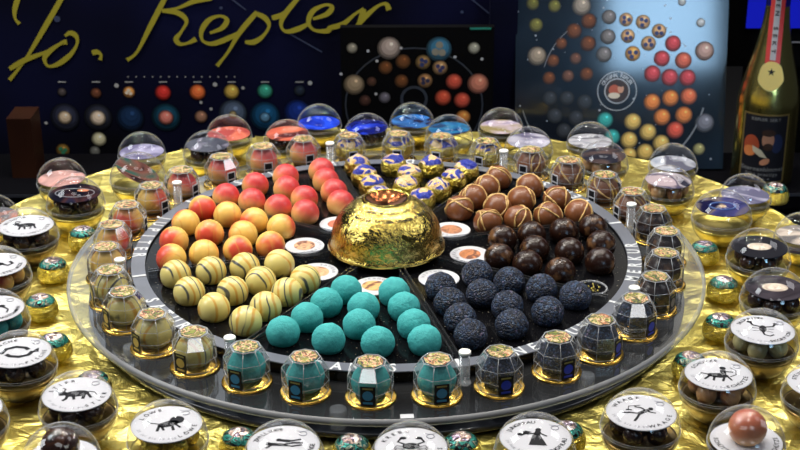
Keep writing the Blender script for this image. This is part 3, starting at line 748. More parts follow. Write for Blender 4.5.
for key, word, mat, disp in (('R11', 'peach-coloured praline', 'tan', 'large peach-coloured praline'), ('B5', 'dark chocolate', 'cocoa', 'large dark chocolate')):
    x, y = BALLS[key]; o = ball_root('small_dome_box', x, y, .94 if key not in ('R11','B5') else 1.); ball_shell(o); tray(o, M['dark_tray'])
    c = MB().solid([(.117, 0), (.118, .001), (.118, .003), (.117, .004)], 48).build('text_card', M['white_card'], o); c.location = (0, 0, .006*S)
    mb = MB()
    arc_text(mb, 'SKORPION' if key == 'B5' else 'SCHÜTZE', .098, R(-20), R(9), .022, .0045, 0, False)
    arc_text(mb, 'SKORPION' if key == 'B5' else 'SCHÜTZE', .098, R(200), R(9), .022, .0045, 0, False)
    mb.build('lettering', M['black_ink'], c)
    tag(o, 'clear dome box showing one %s above its round text card' % disp, 'dome box', 'dome boxes of the outer ring')
    mb = MB(); mb.ball(.063, 28, 18, 0, zs=1.0, cut=-.048)
    if key == 'R11':
        m_, nt, out = nodes('peach_praline'); b = principled(nt, out, (.5,.2,.12), .3, 0., .2)
        oo, v = objcoord(nt); s_ = sep(nt, oo)
        k_ = math_(nt, 'ADD', math_(nt, 'MULTIPLY', s_[2], 9.), math_(nt, 'MULTIPLY', noise_tex(nt, v, 14., 2., .5, .5), .6))
        nt.links.new(ramp(nt, k_, [(.0,(.70,.40,.18)), (.35,(.62,.24,.12)), (.7,(.46,.13,.07))]), b.inputs['Base Color'])
    else: m_ = M['cocoa']
    pr = mb.build('large_praline', m_); put(pr, x, y, BZ+.006+.0045+.048)
    tag(pr, '%s on the text card inside its clear dome box' % disp, 'chocolate')
for key, word in (('R12', 'at the right edge of the picture'), ('B6', 'at the left edge of the picture')):
    x, y = BALLS[key]; o = ball_root('zodiac_ball', x, y, 1.03); ball_shell(o); tray(o, M['dark_tray'])
    c = zodiac_card(o, 'STEINBOCK' if key == 'R12' else 'WASSERMANN')
    tag(o, 'clear ball with a white zodiac card, cut off '+word, 'ball box', 'zodiac balls of the outer ring')

# ------------------------------------------------------------------ foil-wrapped bonbons on the foil
KP = [(-1.367,0.409),(-1.426,0.070),(-1.397,-0.284),(-1.268,-0.628),(-1.061,-0.927),(-0.487,-1.325),(-0.104,-1.369),(0.264,-1.355),(0.625,-1.285),(1.138,-0.785),(1.313,-0.469),(1.396,-0.126),(1.384,0.235),(1.855,0.921)]
KL = ['beside the galaxy ball and the yellow-red cases', 'between the STEINBOCK and WIDDER balls and the stand', 'right of the WASSERMANN ball', 'right of the FISCHE ball', 'behind the STIER ball at the foot of the stand', 'between the LÖWE and ZWILLINGE balls', 'between the ZWILLINGE and KREBS balls', 'between the KREBS and JUNGFRAU balls', 'between the JUNGFRAU and WAAGE balls', 'behind the SCHÜTZE ball near the stand', 'behind the SKORPION ball', 'left of the nearer moon-picture ball', 'left of the farther moon-picture ball', 'at the foot of the bottle']
def make_bonbon(seed):
    r2 = Vector((seed*3.1, 1, 2))
    o = empty('foil_bonbon')
    def wob(mb, k):
        out = []
        for p in mb.v:
            a = math.atan2(p.y, p.x); f = 1+k*noise.noise(Vector((math.cos(a)*5, math.sin(a)*5, p.z*30))+r2)
            out.append(Vector((p.x*f, p.y*f, p.z)))
        mb.v = out; return mb
    wob(MB().lathe([(1e-4, 0), (.056, 0), (.064, .006), (.068, .022), (.067, .042), (.061, .060), (.054, .071)], 40), .06).build('foil_body', M['bonbon_gold'], o)
    wob(MB().lathe([(.0575, .066), (.0555, .072), (.047, .081), (.034, .0885)], 40), .02).build('printed_band', M['bonbon_teal'], o)
    MB().lathe([(.0355, .0872), (.028, .0915), (.012, .0945), (1e-4, .095)], 32).build('top_seal', M['bonbon_seal'], o)
    return o
bp = [make_bonbon(i) for i in range(3)]
for b in bp: TREE[b.name] = kids(b)
for i, ((x, y), lab) in enumerate(zip(KP, KL)):
    o = bp[i] if i < 3 else copy_tree(bp[i % 3])
    put(o, x, y, ZF+.0005, rnd.uniform(0, 6.28))
    tag(o, 'gold foil bonbon with teal top, '+lab, 'bonbon', 'foil bonbons around the stand')

# ------------------------------------------------------------------ bottle
BX, BY = 2.168, 2.40
bt = empty('bottle', (BX, BY, ZC+.0005), math.atan2(CAM.x-BX, BY-CAM.y))       # local -Y faces the camera side
bt.scale = (1.157,)*3
def m_bottle():
    m, nt, out = nodes('gold_glass'); b = principled(nt, out, (.82,.70,.22), .2, 1., 0.); return m
prof = [(1e-4, .012), (.05, .010), (.10, .002), (.140, 0), (.150, .010), (.152, .03), (.152, .41), (.149, .45), (.138, .51), (.118, .59), (.096, .67), (.078, .75), (.066, .82), (.060, .88), (.057, .92)]
MB().lathe(prof, 64).build('glass_body', m_bottle(), bt)
MB().lathe([(.0575, .90), (.058, .93), (.056, 1.05), (.056, 1.12), (.060, 1.125), (.060, 1.16), (.054, 1.165), (.05, 1.20), (1e-4, 1.20)], 48).build('neck_foil', plain('blue_neck_foil', (.01,.015,.22), .25, .6), bt)
def fine(mb, k=2):
    for _ in range(k):
        nf, nm, ns = [], [], []
        for f, mi, sm in zip(mb.f, mb.mi, mb.sm):
            if len(f) != 3:
                nf.append(f); nm.append(mi); ns.append(sm); continue
            o = len(mb.v); a, b, c = (mb.v[i] for i in f); mb.v += [(a+b)/2, (b+c)/2, (c+a)/2]
            for t in ((f[0], o, o+2), (o, f[1], o+1), (o+2, o+1, f[2]), (o, o+1, o+2)): nf.append(list(t)); nm.append(mi); ns.append(sm)
        mb.f, mb.mi, mb.sm = nf, nm, ns
    return mb
def wrap(mb, r):   # x -> angle round the bottle, y -> height, facing local -Y
    mb.v = [Vector(((r+p.z)*math.sin(p.x/r), -(r+p.z)*math.cos(p.x/r), p.y)) for p in mb.v]; return mb
def grid_rect(x0, x1, y0, y1, n=14, z=0.):
    mb = MB(); vs = [(x0+(x1-x0)*i/n, y, z) for i in range(n+1) for y in (y0, y1)]
    return mb.add(vs, [(2*i, 2*i+2, 2*i+3, 2*i+1) for i in range(n)], 0, True)
lb = wrap(grid_rect(-.118, .118, .045, .40, 16, .0012), .152).build('front_label', plain('gold_label_border', (.5,.36,.12), .3, .8), bt)
wrap(grid_rect(-.108, .108, .052, .392, 16, .0020), .152).build('label_field', plain('black_label', (.008,.008,.012), .35), lb)
mb = MB()
def blob(pts, mi, z): mb.poly(pts, z, mi)
blob(ell(-.062, .235, .040, .055, 16), 0, .0026); blob(ell(-.070, .205, .030, .028, 16), 1, .0029)
blob(ell(.018, .268, .030, .042, 18), 2, .0029); blob(ell(.018, .305, .034, .018, 16), 3, .0032); blob(ell(.020, .232, .024, .020, 14), 3, .0032)
blob([(-.055,.235), (-.01,.215), (.02,.175), (-.015,.180), (-.05,.205)], 4, .0033); blob(ell(.010, .155, .026, .016, 14, .5), 5, .0035); blob(ell(.062, .25, .03, .05, 16), 6, .0027)
wrap(fine(mb), .152).build('portrait_print', [plain('print_rust', (.28,.05,.02), .4), plain('print_flame', (.5,.16,.05), .4), plain('print_skin', (.32,.16,.10), .4), plain('print_hair', (.03,.015,.01), .4), plain('print_collar', (.42,.38,.28), .4), plain('print_hand', (.45,.20,.11), .4), plain('print_night', (.012,.02,.06), .4)], lb)
mb = MB(); line_text(mb, 'KEPLER SEKT', 0, .366, .021); line_text(mb, 'Sternenhimmel', 0, .105, .030); line_text(mb, 'Sekt prestige', 0, .080, .024)
for q in range(4): mb.poly([(-.036+.024*q+.007*(1 if k % 2 else .42)*math.sin(k*math.pi/5), .064+.007*(1 if k % 2 else .42)*math.cos(k*math.pi/5)) for k in range(10)])
for k in range(len(mb.v)): mb.v[k].z = .0028
wrap(mb, .152).build('label_lettering', plain('label_silver', (.16,.16,.16), .4), lb)
def on_bottle(zs, half, lift, n=2):  # strip following the profile on the camera side
    vs = []
    for z in zs:
        for (r0, z0), (r1, z1) in zip(prof[3:], prof[4:]):
            if z0 <= z <= z1: rr = r0+(r1-r0)*(z-z0)/(z1-z0); break
        else: rr = .0575
        rr += lift
        for i in range(n+1):
            a = (-half+2*half*i/n)/rr; vs.append((rr*math.sin(a), -rr*math.cos(a), z))
    fs = [(j*(n+1)+i, j*(n+1)+i+1, (j+1)*(n+1)+i+1, (j+1)*(n+1)+i) for j in range(len(zs)-1) for i in range(n)]
    return MB().add(vs, fs, 0, True)
zz = [.60+.03*k for k in range(20)]
rb = on_bottle(zz, .036, .0025, 6).build('neck_ribbon', plain('red_ribbon', (.40,.03,.03), .4), bt)
on_bottle(zz[2:], .014, .0034, 4).build('ribbon_band', plain('grey_ribbon_band', (.30,.30,.32), .4), rb)
mb = MB()
for i, ch in enumerate('STERNEN SEKT'):
    if ch == ' ': continue
    z = 1.10-.036*i
    vs, fs, w = GL[ch]
    for (r0, z0), (r1, z1) in zip(prof[3:], prof[4:]):
        if z0 <= z <= z1: rr = r0+(r1-r0)*(z-z0)/(z1-z0); break
    else: rr = .0575
    mb.add([((v[1]-.35)*.026, -(rr+.006), z-v[0]*.034) for v in vs], fs, 0, False)
mb.build('ribbon_lettering', M['black_ink'], rb)
# seal with a star, lying on the sloping shoulder
sl = Matrix.Translation((0, -.121, .585)) @ Matrix.Rotation(R(72), 4, 'X')
so = MB().prism([(.060*math.cos(2*math.pi*i/24)*(1+.05*math.sin(i*5)), .072*math.sin(2*math.pi*i/24)) for i in range(24)], -.002, .004, 0, sl).build('star_seal', plain('gold_seal', (.85,.66,.22), .3, .8), bt)
MB().poly([(.020*(1 if k % 2 else .4)*math.sin(k*math.pi/5+math.pi), .02+.020*(1 if k % 2 else .4)*math.cos(k*math.pi/5+math.pi)) for k in range(10)], .0046, 0, sl).build('star', M['black_ink'], so)
tag(bt, 'gold sparkling wine bottle with red neck ribbon and black portrait label', 'bottle')

# small white sticker on the clear plate
sk = MB().box((0, 0, .0010), (.046, .026, .0016)).build('white_sticker', M['white_card']); put(sk, .082, -1.288, ZL+.0004, R(4))
tag(sk, 'small white sticker on the front edge of the clear plate', 'sticker')
# ------------------------------------------------------------------ backdrop panels
def panel_frame(Y, px0, py0, px1, py1, lean=0.):
    """returns a function turning picture positions into points on one upright board at distance Y"""
    return lambda x, y: at(x, y, Y)
def board(name, Y, x0, y0, x1, y1, m, thick=.06):
    a, b = at(x0, y0, Y), at(x1, y1, Y)
    zb = min(b.z, a.z); c = Vector(((a.x+b.x)/2, Y+thick/2, (a.z+b.z)/2))
    return a, b, c, (abs(b.x-a.x), thick, abs(a.z-b.z))
def m_navy(name, c0, c1, scale=.5, rough=.4):
    m, nt, out = nodes(name); b = principled(nt, out, c0, rough)
    o, v = objcoord(nt, False)
    b.inputs['Specular IOR Level'].default_value = .05
    nt.links.new(ramp(nt, noise_tex(nt, v, scale, 2.), [(.35, c0), (.68, c1)]), b.inputs['Base Color']); return m
M['banner'] = m_navy('night_sky_banner', (.0015,.0015,.003), (.004,.005,.028), .8, .8)
M['chart'] = plain('black_chart', (.0015,.0015,.002), .7, 0., 0., .05)
M['olive'] = plain('olive_gold_print', (.29,.25,.025), .5, 0., 0., .2)
def smooth_line(pts, n=6):
    out = []
    for i in range(len(pts)-1):
        p0, p1, p2, p3 = (Vector(pts[max(i-1, 0)]), Vector(pts[i]), Vector(pts[i+1]), Vector(pts[min(i+2, len(pts)-1)]))
        for k in range(n):
            t = k/n; out.append(.5*((2*p1)+(-p0+p2)*t+(2*p0-5*p1+4*p2-p3)*t*t+(-p0+3*p1-3*p2+p3)*t*t*t))
    out.append(Vector(pts[-1])); return out
def flat_stroke(mb, pts, w, Y, mi=0):
    pts = smooth_line(pts); q = [at(p.x, p.y, Y) for p in pts]
    vs, fs = [], []
    for i, p in enumerate(q):
        d = (q[min(i+1, len(q)-1)]-q[max(i-1, 0)]); d.y = 0; d.normalize(); nn = Vector((-d.z, 0, d.x))
        ww = w*(.8+.25*math.sin(i*.35+len(q)))
        vs += [p+nn*ww, p-nn*ww]
    for i in range(len(q)-1): fs.append((2*i, 2*i+1, 2*i+3, 2*i+2))
    mb.add(vs, fs, mi, False)
YB = 2.95
ZG = -4.149               # hall floor
a, b, c, d = board('banner', YB, -120, -28, 508, 185, None)
bn = empty('signature_banner', (c.x, YB, ZG))
o = MB().box((0, d[1]/2, (c.z-ZG)), d).build('banner_sheet', M['banner'], bn)
MB().box((0, .03, (c.z-d[2]/2-ZG)/2), (1.2, .06, c.z-d[2]/2-ZG-.001)).build('banner_foot', M['chart'], bn)
mb = MB(); Yp = YB-.004; W = .0155
strokes = [[(19.5,-6),(15,8),(15,18),(19.5,24)], [(64,-6),(42,32),(25,60),(9.5,80)],
 [(9.5,69),(25,60),(47,51.5),(62,43),(67,42)], [(63,42),(51,50),(44.5,58),(48,66),(58,64),(70,55),(77,44),(76,36),(70,33),(65,36)],
 [(92,53),(97,52),(101,55),(100,60)], [(166,-4),(150,27),(137,52),(127,60)],
 [(212,-2),(195,1),(178,8),(162,11)], [(162,11),(178,13),(186.5,21),(181,32),(176,39),(180,44),(188,43),(196,39)],
 [(210,33),(222,28),(227,20),(220,16),(209,20),(201.5,31),(203,41),(214,43.5),(233,36),(242,30)], [(257,12),(240,32),(228,52),(217,66)],
 [(255,13),(265,18),(269,26),(263,36),(254,42),(245,42)], [(272,18),(285,13),(300,-4)], [(300,-4),(285,14),(281,25),(286,31.5),(298,29),(308,24)],
 [(313,19),(327,14),(332,7),(325,5),(313,11),(308.5,22),(314,30),(327,31),(330,27)], [(329,28),(343,24),(355,14),(364,9)], [(364,9),(361,18),(357,26)], [(357,26),(366,16),(378,6),(386,4),(389,10)]]
for i, s_ in enumerate(strokes): flat_stroke(mb, s_, W, Yp-.0012*i)
for k in range(len(mb.v)): mb.v[k] = mb.v[k]-Vector((c.x, YB, ZG))
mb.build('signature', M['olive'], bn)
def stars(mb, Y, lst, r=.010, mi=0):
    for x, y in lst:
        p = at(x, y, Y); mb.disc(r, 0, 10, mi, mat=Matrix.Translation(p) @ Matrix.Rotation(math.pi/2, 4, 'X'))
mb = MB(); stars(mb, Yp, [(57,19)], .02); stars(mb, Yp, [(221,8),(462,12)], .01)
for pts in ([(225,-6),(246,10)], [(290,34),(322,52)], [(490,14),(470,-2)]): flat_stroke(mb, pts, .004, Yp)
for k in range(len(mb.v)): mb.v[k] = mb.v[k]-Vector((c.x, YB, ZG))
mb.build('star_print', plain('faint_star_print', (.03,.04,.09), .5), bn)
tag(bn, 'black and navy banner with olive-gold handwritten signature above rows of printed planets', 'banner')

def picture_panel(name, Y, x0, y0, x1, y1, m, label, cat, to_table=True):
    a, b = at(x0, y0, Y), at(x1, y1, Y)
    cx = (a.x+b.x)/2; zb = ZC+.0005 if to_table else b.z
    e = empty(name, (cx, Y, zb))
    MB().box((0, .03, (a.z-zb)/2), (b.x-a.x, .06, a.z-zb)).build('board', m, e)
    tag(e, label, cat); return e, Vector((cx, Y, zb))
PR = {}
def pm(c, rough=.4, coat=.0):
    k = tuple(round(x, 3) for x in c)
    if k not in PR: PR[k] = plain('print_ink', tuple(min(.85, v*1.35) for v in c), rough, 0., coat, .3)
    return PR[k]
def printed_balls(e, org, Y, lst, M4=None, name='printed_spheres'):
    """flat printed discs (rim, body, gloss spot of the printed picture), all on one sheet"""
    mats, idx, mb = [], {}, MB()
    def mi(c):
        k = tuple(round(x, 3) for x in c)
        if k not in idx: idx[k] = len(mats); mats.append(pm(c))
        return idx[k]
    for ii, (x, y, rp, cc, *rest) in enumerate(lst):
        p = at(x, y, Y); r = rp*(Y-CAM.y)/1454.35*1.07
        dz = .006 if any(math.hypot(x-q[0], y-q[1]) < q[2]*.8 for q in lst[:ii]) else 0.
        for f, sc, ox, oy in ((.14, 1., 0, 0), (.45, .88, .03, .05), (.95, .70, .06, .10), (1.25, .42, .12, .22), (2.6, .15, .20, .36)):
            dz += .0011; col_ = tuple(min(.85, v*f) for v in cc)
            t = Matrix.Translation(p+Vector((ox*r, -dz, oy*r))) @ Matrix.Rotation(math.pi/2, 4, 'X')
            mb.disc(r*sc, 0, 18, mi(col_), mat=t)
        if rest and rest[0]:
            for q in range(3):
                t = Matrix.Translation(p+Vector((r*(.35*math.cos(q*2.3+x)), -dz-.001, r*.35*math.sin(q*2.3+x)))) @ Matrix.Rotation(math.pi/2, 4, 'X')
                mb.disc(r*.30, 0, 8, mi(rest[0]), mat=t)
    mb.v = [v-org for v in mb.v]
    if M4: mb.v = [M4 @ v for v in mb.v]
    return mb.build(name, mats, e)
def rings(e, org, Y, lst, m, name, M4=None):
    mb = MB()
    for x, y, rx, ry, w in lst:
        p = at(x, y, Y); k = (Y-CAM.y)/1454.35; n = 40
        vs = []
        for i in range(n):
            q = 2*math.pi*i/n
            vs += [p+Vector(((rx+w)*k*math.cos(q), -.0008, (ry+w)*k*math.sin(q))), p+Vector(((rx-w)*k*math.cos(q), -.0008, (ry-w)*k*math.sin(q)))]
        mb.add(vs, [(2*i, 2*i+1, (2*i+3) % (2*n), (2*i+2) % (2*n)) for i in range(n)], 0, False)
    mb.v = [v-org for v in mb.v]
    if M4: mb.v = [M4 @ v for v in mb.v]
    return mb.build(name, m, e)
# left planet chart
Y1 = 2.75
e, og = bn, Vector((c.x, YB, ZG)); Y1 = YB-.002
cream, blue, brn, gold, red = (.42,.32,.22), (.01,.035,.12), (.10,.035,.018), (.38,.25,.05), (.42,.025,.02)
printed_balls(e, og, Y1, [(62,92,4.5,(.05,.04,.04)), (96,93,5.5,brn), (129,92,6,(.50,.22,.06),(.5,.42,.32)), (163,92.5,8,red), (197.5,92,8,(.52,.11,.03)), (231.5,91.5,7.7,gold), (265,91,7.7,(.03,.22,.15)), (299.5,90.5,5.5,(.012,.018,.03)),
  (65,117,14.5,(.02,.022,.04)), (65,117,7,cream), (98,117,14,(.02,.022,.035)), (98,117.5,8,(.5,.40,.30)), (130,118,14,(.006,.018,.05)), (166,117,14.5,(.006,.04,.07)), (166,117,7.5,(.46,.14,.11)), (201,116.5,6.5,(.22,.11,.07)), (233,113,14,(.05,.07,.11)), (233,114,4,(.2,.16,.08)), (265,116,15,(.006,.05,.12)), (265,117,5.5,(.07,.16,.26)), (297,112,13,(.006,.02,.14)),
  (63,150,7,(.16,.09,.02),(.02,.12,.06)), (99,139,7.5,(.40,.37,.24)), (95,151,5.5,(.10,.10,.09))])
mb = MB(); stars(mb, Y1-.002, [(116.5,85.5),(215,84.5),(310,83)], .014); stars(mb, Y1-.002, [(46,123),(201,102.5),(211,109),(243,88)], .010)
mb.v = [v-og for v in mb.v]; mb.build('star_dots', pm((.24,.24,.241)), e); mb = MB()
for k in range(14): stars(mb, Y1-.002, [(128+8.2*k, 76.8)], .0045)
for x in (62,96,129,163,197.5,231.5,265,299.5): mb.box(at(x, 82, Y1-.002), (.05, .001, .006))
mb.v = [v-og for v in mb.v]; mb.build('captions', pm((.24,.24,.24)), e)
# middle chart box
Y2 = 2.62
e, og = picture_panel('praline_chart_box', Y2, 340, 27.5, 491, 175, M['chart'], 'black box printed with brown and red pralines, behind the back row', 'box')
dkb, dgl = (.10,.035,.012), (.22,.13,.045)
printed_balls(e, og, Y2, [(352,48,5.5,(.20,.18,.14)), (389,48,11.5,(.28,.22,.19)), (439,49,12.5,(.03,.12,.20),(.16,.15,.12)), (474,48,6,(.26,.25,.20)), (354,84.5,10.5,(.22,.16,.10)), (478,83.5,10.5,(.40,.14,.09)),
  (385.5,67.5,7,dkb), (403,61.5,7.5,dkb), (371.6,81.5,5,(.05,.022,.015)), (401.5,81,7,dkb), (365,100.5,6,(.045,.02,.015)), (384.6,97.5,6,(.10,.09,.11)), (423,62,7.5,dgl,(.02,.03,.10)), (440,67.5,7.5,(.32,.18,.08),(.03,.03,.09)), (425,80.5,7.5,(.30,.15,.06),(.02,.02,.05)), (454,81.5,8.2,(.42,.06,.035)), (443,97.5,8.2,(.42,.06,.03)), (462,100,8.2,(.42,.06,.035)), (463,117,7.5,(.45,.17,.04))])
rings(e, og, Y2, [(414,105,72,62,.8), (414,99,13,13,1.5)], pm((.02,.024,.034)), 'orbit_rings')
mb = MB(); stars(mb, Y2-.002, [(368,51),(377,61),(341,74),(455,57),(482,59),(376,94),(401,48)], .009)
mb.v = [v-og for v in mb.v]; mb.build('star_print', pm((.30,.30,.32)), e)
p0, p1 = at(470, 27.5, Y2), at(491, 27.5, Y2)
mb = MB().box(((p0.x+p1.x)/2, Y2-.002, p0.z-.006), (p1.x-p0.x, .003, .012)); mb.v = [v-og for v in mb.v]; mb.build('green_edge_strip', pm((.01,.12,.09)), e)
# dark post between the charts
q0, q1 = at(492, -60, 2.72), at(513, 180, 2.72)
o = MB().box((0, 0, (q0.z-ZC)/2), (q1.x-q0.x, .10, q0.z-ZC)).build('dark_post', M['banner']); put(o, (q0.x+q1.x)/2, 2.78, ZC+.0005)
tag(o, 'dark navy upright post between the chart box and the tall leaning board', 'post')
# tall leaning board on the right
Y3 = 2.55; LEAN = R(13)
a3, b3 = at(514, 176, Y3), at(722, 176, Y3)
og3 = Vector(((a3.x+b3.x)/2, Y3, ZC+.012))
e = empty('praline_poster_board', og3); e.rotation_euler = (-LEAN, 0, 0)
TL, TR_, BRR, BLL = [at(x, y, Y3) for x, y in ((519,-25), (716,-25), (724,176), (512,176))]
hw = (b3.x-a3.x)/2; htop = 1.72
m, nt, out = nodes('glossy_poster_laminate'); bb = principled(nt, out, (.012,.022,.045), .5, 0., .9, .1); bb.inputs['Coat Roughness'].default_value = .09
oo, v = objcoord(nt, False)
nt.links.new(ramp(nt, noise_tex(nt, v, 1.3, 2.), [(.35,(.003,.005,.010)), (.7,(.010,.024,.045))]), bb.inputs['Base Color'])
MB().box((0, .03, htop/2), (2*hw, .06, htop)).build('board', m, e)
def lean_at(x, y):          # picture position -> point on the leaning board, in the board's own frame
    d = cf*1454.35+cr*(x-400)-cu_*(y-225)
    nrm = Vector((0, -math.cos(LEAN), math.sin(LEAN))); up = Vector((0, math.sin(LEAN), math.cos(LEAN)))
    t = (og3-CAM).dot(nrm)/d.dot(nrm); w = CAM+d*t-og3
    return Vector((w.x, 0, w.dot(up))), t*1454.35
def lean_balls(lst, name):
    mats, idx, mb = [], {}, MB()
    for x, y, rp, cc, *rest in lst:
        p, dist = lean_at(x, y); r = rp*dist/1454.35/cf.length*1.02; dz = 0.
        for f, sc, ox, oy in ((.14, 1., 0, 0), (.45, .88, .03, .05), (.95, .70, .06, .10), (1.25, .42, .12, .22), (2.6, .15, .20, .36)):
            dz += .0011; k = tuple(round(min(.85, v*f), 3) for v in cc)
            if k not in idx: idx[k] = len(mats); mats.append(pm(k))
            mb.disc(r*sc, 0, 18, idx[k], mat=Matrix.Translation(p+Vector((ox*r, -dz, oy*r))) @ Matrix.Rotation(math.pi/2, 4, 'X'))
        if rest:
            k = tuple(round(v, 3) for v in rest[0])
            if k not in idx: idx[k] = len(mats); mats.append(pm(k))
            for q in range(3):
                mb.disc(r*.30, 0, 8, idx[k], mat=Matrix.Translation(p+Vector((r*.42*math.cos(q*2.3+x), -dz-.001, r*.42*math.sin(q*2.3+x)))) @ Matrix.Rotation(math.pi/2, 4, 'X'))
    return mb.build(name, mats, e)
dg, br2, gy, lg = (.10,.095,.02), (.10,.032,.010), (.022,.024,.03), (.13,.12,.12)
rd, og_, yl, nv = (.40,.05,.06), (.55,.17,.04), (.50,.34,.09), (.03,.04,.12)
fo_ = (.50,.30,.14)
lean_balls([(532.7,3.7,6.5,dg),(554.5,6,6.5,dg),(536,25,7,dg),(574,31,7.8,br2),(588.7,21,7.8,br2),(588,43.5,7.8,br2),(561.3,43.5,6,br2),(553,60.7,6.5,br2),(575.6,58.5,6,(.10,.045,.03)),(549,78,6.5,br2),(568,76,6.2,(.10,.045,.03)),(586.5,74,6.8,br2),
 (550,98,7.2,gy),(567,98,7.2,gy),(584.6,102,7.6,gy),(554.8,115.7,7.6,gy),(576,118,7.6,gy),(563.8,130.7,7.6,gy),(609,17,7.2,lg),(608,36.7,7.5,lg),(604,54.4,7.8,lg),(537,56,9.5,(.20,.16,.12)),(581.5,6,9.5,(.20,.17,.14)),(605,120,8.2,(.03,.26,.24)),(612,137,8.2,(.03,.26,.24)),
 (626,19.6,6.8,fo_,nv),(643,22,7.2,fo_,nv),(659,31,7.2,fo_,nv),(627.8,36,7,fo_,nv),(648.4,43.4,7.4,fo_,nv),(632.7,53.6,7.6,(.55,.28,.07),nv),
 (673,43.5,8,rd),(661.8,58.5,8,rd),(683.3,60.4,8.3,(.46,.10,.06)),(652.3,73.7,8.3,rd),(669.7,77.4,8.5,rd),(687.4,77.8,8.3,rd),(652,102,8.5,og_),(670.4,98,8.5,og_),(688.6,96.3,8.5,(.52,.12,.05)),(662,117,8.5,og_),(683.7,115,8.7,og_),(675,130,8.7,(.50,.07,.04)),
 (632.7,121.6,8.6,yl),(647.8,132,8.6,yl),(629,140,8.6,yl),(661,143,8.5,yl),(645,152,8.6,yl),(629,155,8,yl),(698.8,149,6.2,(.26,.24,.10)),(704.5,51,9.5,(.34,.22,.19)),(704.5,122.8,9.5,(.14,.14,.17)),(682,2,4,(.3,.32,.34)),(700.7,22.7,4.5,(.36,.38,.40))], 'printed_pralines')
mb = MB()
p, dist = lean_at(617, 91); k = dist/1454.35
def ringpoly(r0, r1, cen, dz=.002, n=44, a0=0., a1=2*math.pi):
    vs = []
    for i in range(n+1):
        q = a0+(a1-a0)*i/n
        vs += [cen+Vector((r0*math.cos(q), -dz, r0*math.sin(q))), cen+Vector((r1*math.cos(q), -dz, r1*math.sin(q)))]
    mb.add(vs, [(2*i, 2*i+1, 2*i+3, 2*i+2) for i in range(n)], 0, False)
ringpoly(19*k, 19.8*k, p); ringpoly(11.6*k, 12.8*k, p)
for ri_, w_ in ((15.8*k, 'ORIGINAL KEPLER'),):
    for i, ch in enumerate(w_):
        if ch == ' ': continue
        vs, fs, w = GL[ch]; a = R(150-120*i/(len(w_)-1))
        t = Matrix.Translation(p+Vector((ri_*math.cos(a), -.003, ri_*math.sin(a)))) @ Matrix.Rotation(math.pi/2, 4, 'X') @ Matrix.Rotation(a-math.pi/2, 4, 'Z') @ Matrix.Translation((0, -.35*5*k, 0)) @ Matrix.Diagonal((5*k, 5*k, 1, 1))
        mb.add(vs, fs, 0, False, t)
mb.build('emblem_ring', pm((.30,.31,.33)), e); mb = MB()
c2, _ = lean_at(612, 85)
ringpoly(100*k, 101.2*k, c2, .0012, 60, R(196), R(226)); ringpoly(92*k, 92.6*k, c2, .0012, 60, R(196), R(226)); ringpoly(94*k, 95.5*k, c2, .0012, 40, R(-40), R(-14)); ringpoly(70*k, 70.6*k, c2, .0012, 50, R(120), R(165))
mb.build('orbit_lines', pm((.16,.17,.19)), e)
mb = MB(); t = Matrix.Translation(p+Vector((0, -.004, 0))) @ Matrix.Rotation(math.pi/2, 4, 'X')
mb.disc(11.4*k, 0, 28, 0, mat=t); mb.poly(ell(-2.5*k, 1*k, 6*k, 5.5*k), .001, 1, t); mb.poly(ell(3.5*k, 2.5*k, 3.2*k, 4.6*k), .0015, 2, t); mb.poly(ell(-3*k, -4.5*k, 6*k, 3*k), .0015, 3, t); mb.poly(ell(3.5*k, 6.5*k, 4*k, 2.2*k), .002, 0, t)
mb.build('emblem_picture', [pm((.03,.02,.02)), pm((.30,.07,.04)), pm((.40,.22,.15)), pm((.45,.40,.32))], e)
mb = MB()
for i in range(70):
    p2, _ = lean_at(rnd.uniform(518, 716), rnd.uniform(-5, 165)); mb.disc(rnd.uniform(.002,.007), 0, 8, 0, mat=Matrix.Translation(p2+Vector((0,-.0008,0))) @ Matrix.Rotation(math.pi/2, 4, 'X'))
mb.build('star_print', pm((.24,.26,.30)), e)
tag(e, 'tall leaning glossy board printed with pralines by colour, left of the bottle', 'poster board')

# black cabinet behind the bottle, blue-lit screen on its front
YC = 3.0
q0, q1 = at(714, -60, YC), at(900, 66, YC); xm = (q0.x+q1.x)/2
e = empty('black_cabinet', (xm, YC+.25, ZG))
pts = [(q0.x, q1.z+.10), (q0.x+.03, q1.z+.03), (q0.x+.10, q1.z), (q1.x, q1.z), (q1.x, q0.z), (q0.x, q0.z)]
blk = plain('black_housing', (.0015,.0015,.002), .7, 0., 0., .05)
MB().prism([(x-xm, z-ZG) for x, z in pts], 0, .5, 0, Matrix.Translation((0, .25, 0)) @ Matrix.Rotation(math.pi/2, 4, 'X')).build('housing', blk, e)
MB().box((.2, .05, (q1.z-ZG)/2), (.9, .30, q1.z-ZG)).build('foot', blk, e)
s0, s1 = at(752, -40, YC), at(880, 27, YC)
m, nt, out = nodes('blue_screen'); em = N(nt, 'ShaderNodeEmission'); em.inputs[0].default_value = (.012,.02,.75,1); em.inputs[1].default_value = .45; nt.links.new(em.outputs[0], out.inputs[0])
MB().box(((s0.x+s1.x)/2-xm, -.262, (s0.z+s1.z)/2-ZG), (s1.x-s0.x, .022, s0.z-s1.z)).build('lit_screen', m, e)
l0, l1 = at(780, 42, YC), at(830, 43, YC)
MB().box(((l0.x+l1.x)/2-xm, -.256, l0.z-ZG), (l1.x-l0.x, .011, .006)).build('trim_strip', plain('grey_strip', (.2,.2,.22), .4), e)
tag(e, 'black cabinet with a blue-lit screen behind the bottle', 'cabinet')
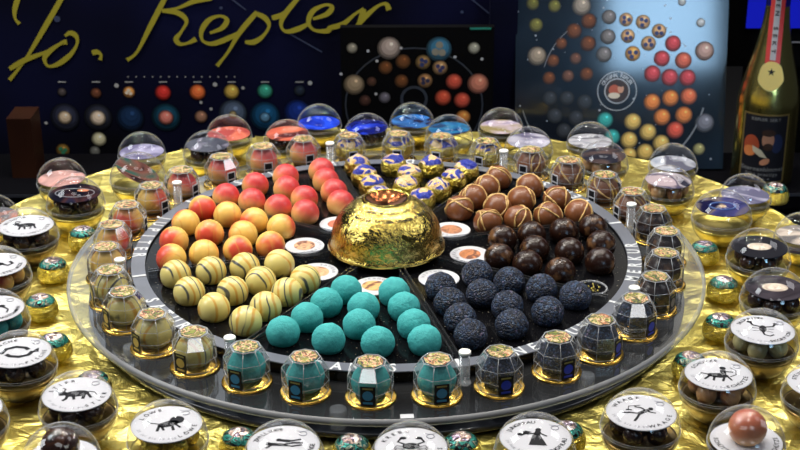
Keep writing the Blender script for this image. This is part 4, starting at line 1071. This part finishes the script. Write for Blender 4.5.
# brown box at the left
q0, q1 = at(6, 119, 2.45), at(38, 190, 2.45)
o = MB().box((0, 0, (q0.z-ZC)/2), (q1.x-q0.x, .22, q0.z-ZC)).build('brown_box', m_navy('brown_board', (.016,.006,.004), (.030,.011,.006), 2.)); put(o, (q0.x+q1.x)/2, 2.56, ZC+.0005)
tag(o, 'dark reddish-brown box at the left edge beside the planet chart', 'box')

# ------------------------------------------------------------------ light
w = D.worlds.new('hall'); scn.world = w; w.use_nodes = True
bg = w.node_tree.nodes['Background']; bg.inputs[0].default_value = (.55,.65,.9,1); bg.inputs[1].default_value = .028
def lamp(x, y, z, power, size=.022, color=(1,.95,.86), name='spot_lamp'):
    l = D.lights.new(name, 'POINT'); l.energy = power; l.shadow_soft_size = size; l.color = color
    o = D.objects.new(name, l); col.objects.link(o); o.location = Vector((x, y, z))*S; return o
def area(x, y, z, tx, ty, tz, sx, sy, power, color=(1,1,1), name='added_softbox'):
    l = D.lights.new(name, 'AREA'); l.shape = 'RECTANGLE'; l.size = sx*S; l.size_y = sy*S; l.energy = power; l.color = color
    o = D.objects.new(name, l); col.objects.link(o); o.location = Vector((x, y, z))*S
    o.rotation_euler = (Vector((tx, ty, tz))-Vector((x, y, z))).to_track_quat('-Z', 'Y').to_euler(); return o
for x, y, pw in ((-3.8,1.4,24), (-1.6,2.0,17), (.4,2.0,16), (2.4,1.8,12), (-3.2,-.2,13), (-.6,.4,10), (1.6,.2,9), (-4.6,4.4,5), (4.2,4.2,4)):
    lamp(x, y, 6.2, pw)
for i in range(3):
    for j in range(2):
        lamp(-4.2+1.5*i, 4.6+1.7*j, 8., 5, .03, (1,.97,.92)); lamp(1.8+1.5*i, 4.6+1.7*j, 8., 4, .03, (1,.97,.92))
area(-7., -.5, 5.5, 0, 0, 0, 3., 3., 12, (.92,.96,1.))  # unseen area light added on the left as fill for the foil
area(6.5, 0., 5.5, 0, 0, 0, 3., 3., 5, (.95,.95,1.))  # weaker unseen fill light added on the right
area(-1.2, -3.2, 9.0, 0, 0, 0, 3.0, 2.0, 2.5, (1,1,1)); area(2.4, -3.6, 9.0, 0, 0, 0, 2.0, 1.6, 1.6, (1,1,1))  # added overhead so the bevelled case facets mirror something bright
area(-2.4, -9.0, 4.9, 0, 0, 0, 1.4, 1.2, .8, (1,1,1)); area(2.2, -9.2, 5.2, 0, 0, 0, 1.4, 1.2, .8, (1,1,1))  # low pair added in front for more white reflections in the facets
# bright area lights added beyond the stand to be mirrored in the clear plate
area(-4.5, 12., 6.6, 0, 0, 0, 5.2, 5.4, 5., (.85,.92,1.), 'added_reflection_light'); area(5.2, 12., 6.6, 0, 0, 0, 5.2, 5.4, 3.2, (1,.96,.88), 'added_reflection_light')
# blue light added for the glare in the upper right of the tall board
hit, _d = lean_at(662, 14)
rotl = Matrix.Rotation(-LEAN, 3, 'X'); Pw = og3+rotl @ hit
nrm = rotl @ Vector((0, -1, 0)); dv = (Pw-CAM).normalized(); rv = dv-2*dv.dot(nrm)*nrm
La = Pw+rv*9.
l = area(La.x, La.y, La.z, Pw.x, Pw.y, Pw.z, 1.25, 1.3, .22, (.42,.70,1.), 'added_blue_light'); l.data.spread = R(40)

v = scn.view_settings
scn.display_settings.display_device = 'sRGB'
v.view_transform = 'Standard'; v.look = 'None'; v.exposure = .25; v.gamma = 1.; v.use_curve_mapping = False
c = scn.cycles
c.transparent_max_bounces = 40; c.max_bounces = 10; c.caustics_reflective = False; c.caustics_refractive = False
c.sample_clamp_indirect = 6.
